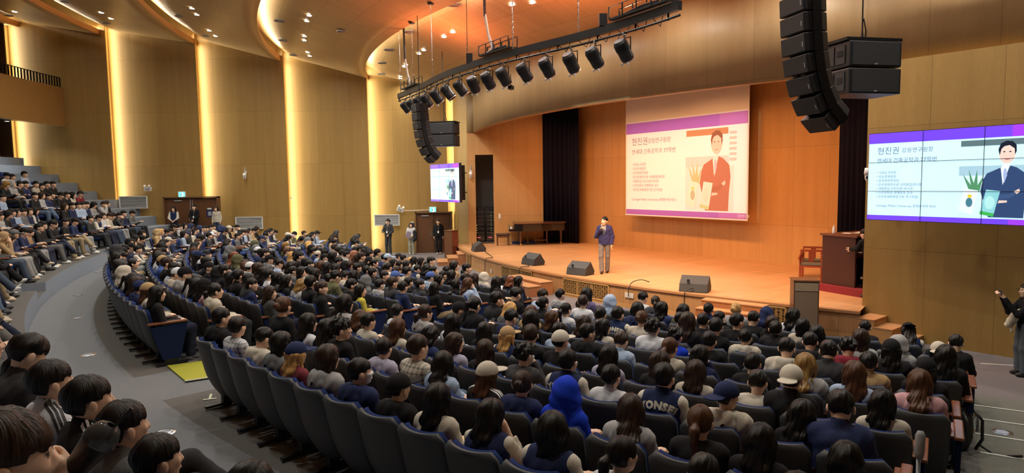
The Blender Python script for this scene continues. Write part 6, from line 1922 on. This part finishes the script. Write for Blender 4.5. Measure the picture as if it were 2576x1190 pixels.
# everybody and every seat further back, too many to list: one mesh each
def tomesh(me): 
    V=np.empty(len(me.vertices)*3,np.float32); me.vertices.foreach_get('co',V); F=np.array([p.vertices[:] if len(p.vertices)==4 else tuple(p.vertices)+(p.vertices[-1],) for p in me.polygons if len(p.vertices) in (3,4)]); return V.reshape(-1,3).astype(float),F
cache={}
def lodm(key,me):
    if key not in cache: cache[key]=tomesh(me)
    return cache[key]
AV=[];AF=[];AC=[];nv=0
def put(V,F,col,x,y,z,a,s):
    global nv
    c_,s_=math.cos(a),math.sin(a); W=V*s; W=np.stack([W[:,0]*c_-W[:,1]*s_+x,W[:,0]*s_+W[:,1]*c_+y,W[:,2]+z],1)
    AV.append(W); AF.append(F+nv); AC.append(np.tile(col,(len(V),1)) if np.ndim(col)==1 else col); nv+=len(V)
for (pose,x,y,z,a,s,hr,hc,top,ex,tr,lv_,sh_) in stuffP:
    J=POSE[pose]; bm_=body_me(pose,.024); V,F=lodm('b'+pose,bm_); put(V,F,face_col((V-J['head'])@J['hr']/1.09),x,y,z,a,s)
    V,F=lodm('t'+pose+('h' if top[0]=='h' else 't'),top_me(pose,'h' if top[0]=='h' else 't',.026)); put(V,F,np.array(TCOL[top[1]])*rr.uniform(.8,1.2)+.002,x,y,z,a,s)
    if top[0]=='v':
        for sd in 'lr': V,F=lodm('s'+pose+sd,sleeve_me(pose,sd,.026)); put(V,F,np.array((.62,.58,.48)),x,y,z,a,s)
    V,F=lodm('l%s%d'%(pose,lv_),legs_me(pose,.034,lv=lv_)); put(V,F,np.array(tr),x,y,z,a,s)
    if sh_:
        LJ=legvar(POSE['up'],lv_)
        for n_ in 'lr': V,F=lodm('shoe',shoe_me()); put(V+LJ['an'+n_]-[0,0,.10],F,np.array(sh_),x,y,z,a,s)
    kk={'C':'us','CB':'us'}.get(hr,'lh' if hr=='l' and top[0]=='h' else hr); V,F=lodm('h'+kk,hair_me(kk,.013)); V2=V*1.09@J['hr'].T+J['head']; put(V2,F,np.array(TCOL[top[1]] if hr=='H' else HCOL[hc]),x,y,z,a,s)
    if hr in('C','CB'): V,F=lodm('c'+hr,cap_me(hr=='CB',.011)); put(V*1.09@J['hr'].T+J['head'],F,np.array(TCOL.get(ex,TCOL['k'])),x,y,z,a,s)
M_crowd=mat('crowd_cloth',(.5,.5,.5),.65,vcol='Col',spec=.25)
me=npmesh('audience',np.concatenate(AV),np.concatenate(AF),True,np.concatenate(AC)); o=link('audience',me,M_crowd)
tag(o,'rows of seated people far back beyond the middle of the hall','audience'); o['kind']='stuff'
AV=[];AF=[];AC=[];nv=0
for (x,y,z,a) in stuffC:
    for k,c in (('backrest',(.030,.033,.038)),('back_cushion',(.015,.035,.16)),('seat',(.015,.035,.16)),('armrest',(.30,.10,.04)),('pedestal',(.012,.012,.014))):
        V,F=lodm('ch'+k,CH[k][0]); put(V,F,np.array(c),x,y,z,a,1)
me=npmesh('seating',np.concatenate(AV),np.concatenate(AF),False,np.concatenate(AC)); o=link('seating',me,M_crowd); o['kind']='stuff'; tag(o,'far rows of charcoal and blue auditorium seats under the audience','seating')

# ------------------------------------------------------------------ standing people
def standing(hy=0,hp=0,el=None,ha=None,step=0.,hem=.80,w=1.0,turn=0):
    J=dict(hip=np.array((0,0,.95)),chest=np.array((0,-.01,1.27)),neck=np.array((0,-.015,1.415)),head=np.array((0,.012,1.55)),hr=rotm(hy,hp),hem=hem)
    for s,n_ in ((-1,'l'),(1,'r')):
        J['sh'+n_]=np.array((s*.165,-.02,1.355)); J['el'+n_]=np.array((s*.225,-.03,1.08)); J['ha'+n_]=np.array((s*.215,.05,.84))
        J['hp'+n_]=np.array((s*.085,0,.92)); J['kn'+n_]=np.array((s*.09,.03+s*step*.4,.50)); J['an'+n_]=np.array((s*.095-(s*.03 if step else 0),s*step,.09)); J['up'+n_]=np.array((1.,0,0)) 
    for d_,v in ((el or {}),'el'),((ha or {}),'ha'):
        for k_,p_ in d_.items(): J[v+k_]=np.array(p_,float)
    return J
def standman(name,J,loc,rz,hr,hc,top,ex,label,trs,shoes,sc=1.0,h=.012,group=None):
    POSE[name]=J; lo,hi=bounds(J,.13); lo[2]=0
    me=tpl('person|'+name,lambda P:body_sdf(P,J,True),lo,hi+[0,0,.05],h,lambda V:face_col((V-J['head'])@J['hr']/1.09))
    o=D.objects.new('person',me); COL.objects.link(o); slotmat(o,M_skin); o.location=loc; o.rotation_euler=(0,0,rz); o.scale=(sc,)*3; tag(o,label,'person',group)
    dress(o,name,hr,hc,top,ex,True,J=J,trs=trs,shoes=shoes); 
    for c in o.children:
        if c.name.startswith('trousers'): pass
    return o
def onfront(J,name,polys,dst,m,par,off=.004,d_=(0,-1,0)):
    b=MB()
    for pts in polys: b.add([(x,.8,z) for x,z in pts],[tuple(range(len(pts)))])
    me=b.mesh(name); bm=bmesh.new(); bm.from_mesh(me); bmesh.ops.triangulate(bm,faces=bm.faces)
    for _ in range(3): bmesh.ops.subdivide_edges(bm,edges=[e for e in bm.edges if e.calc_length()>.018],cuts=1,use_grid_fill=True)
    bm.to_mesh(me); bm.free(); project(me,dst,d_,off); me.materials.clear(); me.materials.append(m)
    o=D.objects.new(name,me); COL.objects.link(o); o.parent=par; return o
W_=M_white
# the speaker on the stage
J=standing(rad(-24),rad(2),el={'r':(.25,.0,1.09),'l':(-.235,-.03,1.08)},ha={'r':(.075,.21,1.34),'l':(-.215,.03,.83)},step=.13,hem=.80)
J['upr']=np.array((0.,0.,1.)); J['curlr']=1.0
o=standman('speaker',J,(2.88,20.35,ZS+.006),rad(164),'q','k','jn','', 'person speaking on stage in navy blazer, grey trousers, holding a microphone',(.20,.17,.16),(.05,.025,.02),1.045,.009)
bl=[c for c in o.children if c.name.startswith('jacket')][0]; bl.name='blazer'; bl.color=(.045,.042,.13,1)
dst=top_me('speaker','j')
onfront(J,'shirt_front',[[(-.055,1.40),(.055,1.40),(.03,1.20),(0,1.09),(-.03,1.20)]],dst,mat('shirt_grey',(.45,.46,.50),.7),o,.004)
onfront(J,'necktie',[[(-.018,1.40),(.018,1.40),(.012,1.375),(.028,1.15),(0,1.10),(-.028,1.15),(-.012,1.375)]],dst,mat('tie_dark',(.03,.035,.06),.5),o,.009)
onfront(J,'tie_stripe',[[(-.022,z),(.022,z+.03),(.022,z+.04),(-.022,z+.01)] for z in (1.16,1.20,1.24,1.28,1.32)],dst,mat('tie_pale',(.4,.42,.45),.5),o,.012)
onfront(J,'lapel',[[(-.055,1.405),(-.09,1.36),(-.075,1.27),(0,1.06),(-.03,1.20)],[(.055,1.405),(.09,1.36),(.075,1.27),(0,1.06),(.03,1.20)]],dst,mat('lapel_navy',(.035,.035,.13),.8),o,.007)
mz=Vector((2.88,20.35,ZS)); q=thing('microphone','grey handheld microphone held up by the speaker on stage','microphone')
hp_=Matrix.Rotation(rad(162),3,'Z')@(Vector((.045,.235,1.375))*1.045); q.location=mz+hp_; q.rotation_euler=(rad(25),0,rad(162))
MB().cyl((0,0,-.12),(0,0,.05),.012,.018,10).build('handle',M_black,q); MB().lathe([(.001,.105),(.018,.10),(.027,.08),(.027,.06),(.018,.045)],n=12).build('grille_head',M_greyp,q,True)
# photographer at the right wall
J=standing(rad(4),rad(0),el={'r':(.15,.20,1.13),'l':(-.15,.20,1.13)},ha={'r':(.05,.38,1.44),'l':(-.05,.38,1.42)},hem=.86)
J['upr']=J['upl']=np.array((0.,-1.,.2)); J['curlr']=J['curll']=.9
o=standman('photographer',J,(8.90,11.22,0),rad(78),'b','k','tk','','person standing by the right wall in black top and jeans, photographing with a phone',(.07,.085,.10),(.02,.02,.02),.97,.009)
for c in o.children:
    if c.name.startswith('trousers'): c.data=legs_me('photographer',.016,J,.03); slotmat(c,M_cloth)
g=MB()
for s in (-1,1): g.tube([(s*.033+.026*math.cos(a*pi/6),.112,.014+.019*math.sin(a*pi/6)) for a in range(13)],.0022,5)
g.tube([(-.01,.114,.016),(.01,.114,.016)],.002,5); g.tube([(.058,.108,.016),(.083,.0,.012)],.002,5); g.tube([(-.058,.108,.016),(-.083,.0,.012)],.002,5)
gl=g.build('glasses',M_black,o); gl.location=J['head']; gl.rotation_euler=Matrix(J['hr'].tolist()).to_euler(); gl.scale=(1.09,)*3
Z=Matrix.Rotation(rad(78),3,'Z'); P0=Vector((8.90,11.22,0))
def atp(v): return P0+Z@(Vector(v)*.97)
q=thing('smartphone','smartphone held up by the photographer at the right wall','phone',atp((0,.435,1.51)),rad(78)); MB().box((0,0,0),(.155,.010,.078)).build('body',M_black,q,bev=.003); MB().box((0,-.007,0),(.145,.002,.070)).build('screen',mat('phone_screen',(.1,.1,.12),.2,emit=(.35,.3,.32),es=.4),q); MB().cyl((.055,.005,.02),(.055,.008,.02),.01).build('camera_lens',M_chrome,q)
def cl(P): 
    d=cap(P,(-.06,.20,1.13),(-.02,.10,1.16),.055,.06); d=smin(d,cap(P,(-.05,.22,1.10),(.0,.28,.93),.05,.055),.03); d=smin(d,cap(P,(-.02,.16,1.06),(.06,.20,.90),.045,.04),.03); d=smin(d,cap(P,(.0,.24,.95),(-.02,.22,.80),.032,.02),.02)
    return d+folds(P,2.2)
V,F=snet(cl,(-.2,.0,.72),(.2,.42,1.3),.012); q=link('coat',npmesh('coat',V,F),mat('coat_cream',(.56,.50,.38),.9,bump=.4,bscale=60)); q.location=P0; q.rotation_euler=(0,0,rad(78)); q.scale=(.97,)*3; tag(q,'cream coat draped over the arm of the photographer','coat')
q=MB().box((0,0,0),(.22,.006,.30)).build('paper_sheet',M_white); q.location=atp((-.17,-.06,.93)); q.rotation_euler=(rad(65),.5,rad(60)); tag(q,'white papers tucked at the hip of the photographer','paper')
# organist
J=standing(rad(0),rad(-18),el={'r':(.20,.22,1.16),'l':(-.20,.22,1.16)},ha={'r':(.10,.46,1.14),'l':(-.12,.46,1.14)},hem=.78); J['chest']+=[0,.10,-.02]; 
for k_ in ('neck','head','shl','shr'): J[k_]=J[k_]+[0,.16,-.04]
standman('organist',J,(8.50,15.45,ZS+.006),rad(24),'s','k','jk','','person in black leaning over the dark organ console beside the right wall',(.012,.012,.013),(.02,.02,.02),1.0,.014)
# staff along the left wall
fold={'r':(.22,.06,1.10),'l':(-.22,.06,1.10)}; hfold={'r':(.04,.20,.93),'l':(-.04,.20,.93)}
for nm,x,y,z,rz_,hr,hc,top,ex,lab,tr,sh_,sc,JJ in (
 ('staffa',-16.72,32.45,.93,pi+.15,'l','k','vn','','person standing at left double door, long hair, navy varsity jacket with cream sleeves',(.02,.02,.03),(.6,.6,.6),.94,standing(.05,0,fold,hfold)),
 ('staffb',-15.72,32.50,.93,pi,'s','k','jk','','person standing at left double door in black suit with badge',(.012,.012,.013),(.02,.02,.02),.99,standing(.1,rad(8),fold,hfold)),
 ('staffc',-14.58,32.4,.93,pi-.1,'l','k','jc','','person with long dark hair and cream jacket standing right of the left door',(.05,.07,.11),(.6,.6,.6),.93,standing(-.05,0)),
 ('staffd',-6.12,32.35,.0,pi-.35,'s','k','jd','','stocky person in dark jacket standing before the louvre vent',(.05,.055,.06),(.1,.1,.1),1.05,standing(-.5,0,{'r':(.26,.02,1.10),'l':(-.24,.0,1.10)},{'r':(.16,.22,1.06),'l':(-.12,.18,.94)})),
 ('staffe',-4.98,32.3,.0,pi+.1,'l','k','tw','','person with long hair and pale jeans holding a folder beside the stage door',(.36,.36,.30),(.6,.6,.55),.93,standing(.1,0,fold,{'r':(.02,.20,1.02),'l':(-.06,.22,.98)})),
 ('stafff',-3.62,32.25,.0,pi,'s','k','jk','','person all in black standing in front of the stage door',(.012,.012,.015),(.55,.5,.4),1.03,standing(.2,0,None,None,.06))):
    o=standman(nm,JJ,(x,y,z),rz_,hr,hc,top,ex,lab,tr,sh_,sc,.016,'staff standing along the left wall')
    if nm in('staffb','staffd','stafff'):
        onfront(JJ,'badge',[[(-.035,1.12),(.035,1.12),(.035,1.02),(-.035,1.02)]],top_me(nm,'j'),M_white,o,.006); onfront(JJ,'lanyard',[[(-.04,1.38),(-.03,1.38),(.004,1.12),(-.004,1.12)]],top_me(nm,'j'),M_greyp,o,.006)
q=MB().box((0,0,0),(.22,.02,.30)).build('folder',mat('folder_mauve',(.32,.25,.33),.6)); q.location=(-5.08,32.05,1.0); q.rotation_euler=(.1,.35,.1); tag(q,'mauve folder held by the long-haired person beside the stage door','folder')
V,F=snet(lambda P:smin(cap(P,(0,0,.15),(.03,0,-.2),.09,.10),cap(P,(.02,.0,-.1),(-.05,0,-.3),.07,.06),.04)+folds(P,3),(-.25,-.2,-.45),(.25,.2,.35),.02); q=link('coat',npmesh('coat',V,F),mat('coat_black',(.01,.01,.012),.7)); q.location=(-4.78,32.12,.98); tag(q,'black padded coat hanging over the arm of the person by the stage door','coat')
# ------------------------------------------------------------------ bags and things between the seats
def backpack(lab,x,y,z,rz_,m,sc=1.0):
    t=thing('backpack',lab,'bag',(x,y,z),rz_); t.scale=(sc,)*3
    V,F=snet(lambda P:smin(ell(P,(0,0,.24),(.16,.10,.25)),ell(P,(0,-.08,.16),(.12,.07,.14)),.03)+folds(P,.8),(-.22,-.22,-.05),(.22,.18,.55),.014); link('bag_body',npmesh('bag_body',V,F),m,t)
    for s in (-1,1): MB().tube([(s*.07,.09,.44),(s*.09,.16,.36),(s*.10,.16,.18),(s*.12,.09,.06)],.014,6).build('strap',M_black,t,True)
    MB().tube([(-.03,.04,.47),(0,.04,.52),(.03,.04,.47)],.01,6).build('grab_handle',M_black,t,True); MB().tube([(.0,-.15,.26),(.08,-.135,.24),(.10,-.12,.16)],.004,5).build('zip',M_greyp,t)
    return t
def bottle(lab,x,y,z,capm,sc=1.0):
    t=thing('water_bottle',lab,'bottle',(x,y,z)); t.scale=(sc,)*3
    m=D.materials.get('pet') or mat('pet',(.85,.9,.92),.08); m.node_tree.nodes['Principled BSDF'].inputs['Transmission Weight'].default_value=.85
    MB().lathe([(.001,0),(.030,0),(.033,.015),(.031,.06),(.033,.07),(.033,.14),(.015,.175),(.014,.19)],n=16).build('body',m,t,True); MB().cyl((0,0,.185),(0,0,.205),.017,n=14).build('cap',capm,t)
backpack('large black backpack standing on the stepped aisle beside the last seats',5.18,7.45,floorz(6)+.01,rad(200),mat('bag_black',(.012,.012,.014),.7,bump=.3,bscale=80),1.25)
MB(); o=MB().tube([(5.36,7.36,floorz(6)+.16),(5.5,7.25,floorz(6)+.06),(5.68,7.1,floorz(6)+.12)],.015,6).build('bag_strap',M_black,None,True); tag(o,'loose black strap trailing from the backpack onto the carpet','strap')
bottle('clear bottle with an orange cap in the side of the black backpack',5.46,7.55,floorz(6)+.24,mat('cap_orange',(.8,.35,.03),.5))
bottle('small clear bottle with a blue cap held by the seated person in varsity jacket',.79,5.3,1.10,mat('cap_blue',(.03,.30,.75),.5),.9)
backpack('dark backpack standing by the feet at the edge of the near tier',-6.55,8.35,1.19,rad(150),mat('bag_navy',(.01,.02,.07),.7),.95)
t=thing('forearm_crutch','grey padded crutch leaning beside the second row aisle seat','crutch',(2.78,4.36,floorz(1)+.0),rad(20))
MB().tube([(0,0,.0),(.05,.05,.95)],.013,8).build('shaft',M_greyp,t,True); MB().tube([(.02,.02,.90),(.03,.03,.94),(.05,.04,1.06),(.055,.045,1.09)],[.02,.032,.032,.018],12).build('pad',mat('pad_grey',(.25,.25,.25),.9),t,True)
t=thing('plastic_cup','clear domed plastic cup with a straw held in the near tier','cup',CUP,0,rot=(rad(0),rad(40),rad(10)))
m=mat('clear_cup',(.9,.9,.88),.06); m.node_tree.nodes['Principled BSDF'].inputs['Transmission Weight'].default_value=.92
MB().lathe([(.001,0),(.030,0),(.045,.115)],n=20).build('cup_body',M_black,t,True); MB().lathe([(.047,.112),(.047,.120),(.045,.135),(.033,.160),(.012,.170)],n=20).build('dome_lid',m,t,True); MB().cyl((0,0,.05),(.015,0,.24),.004,n=8).build('straw',M_black,t)
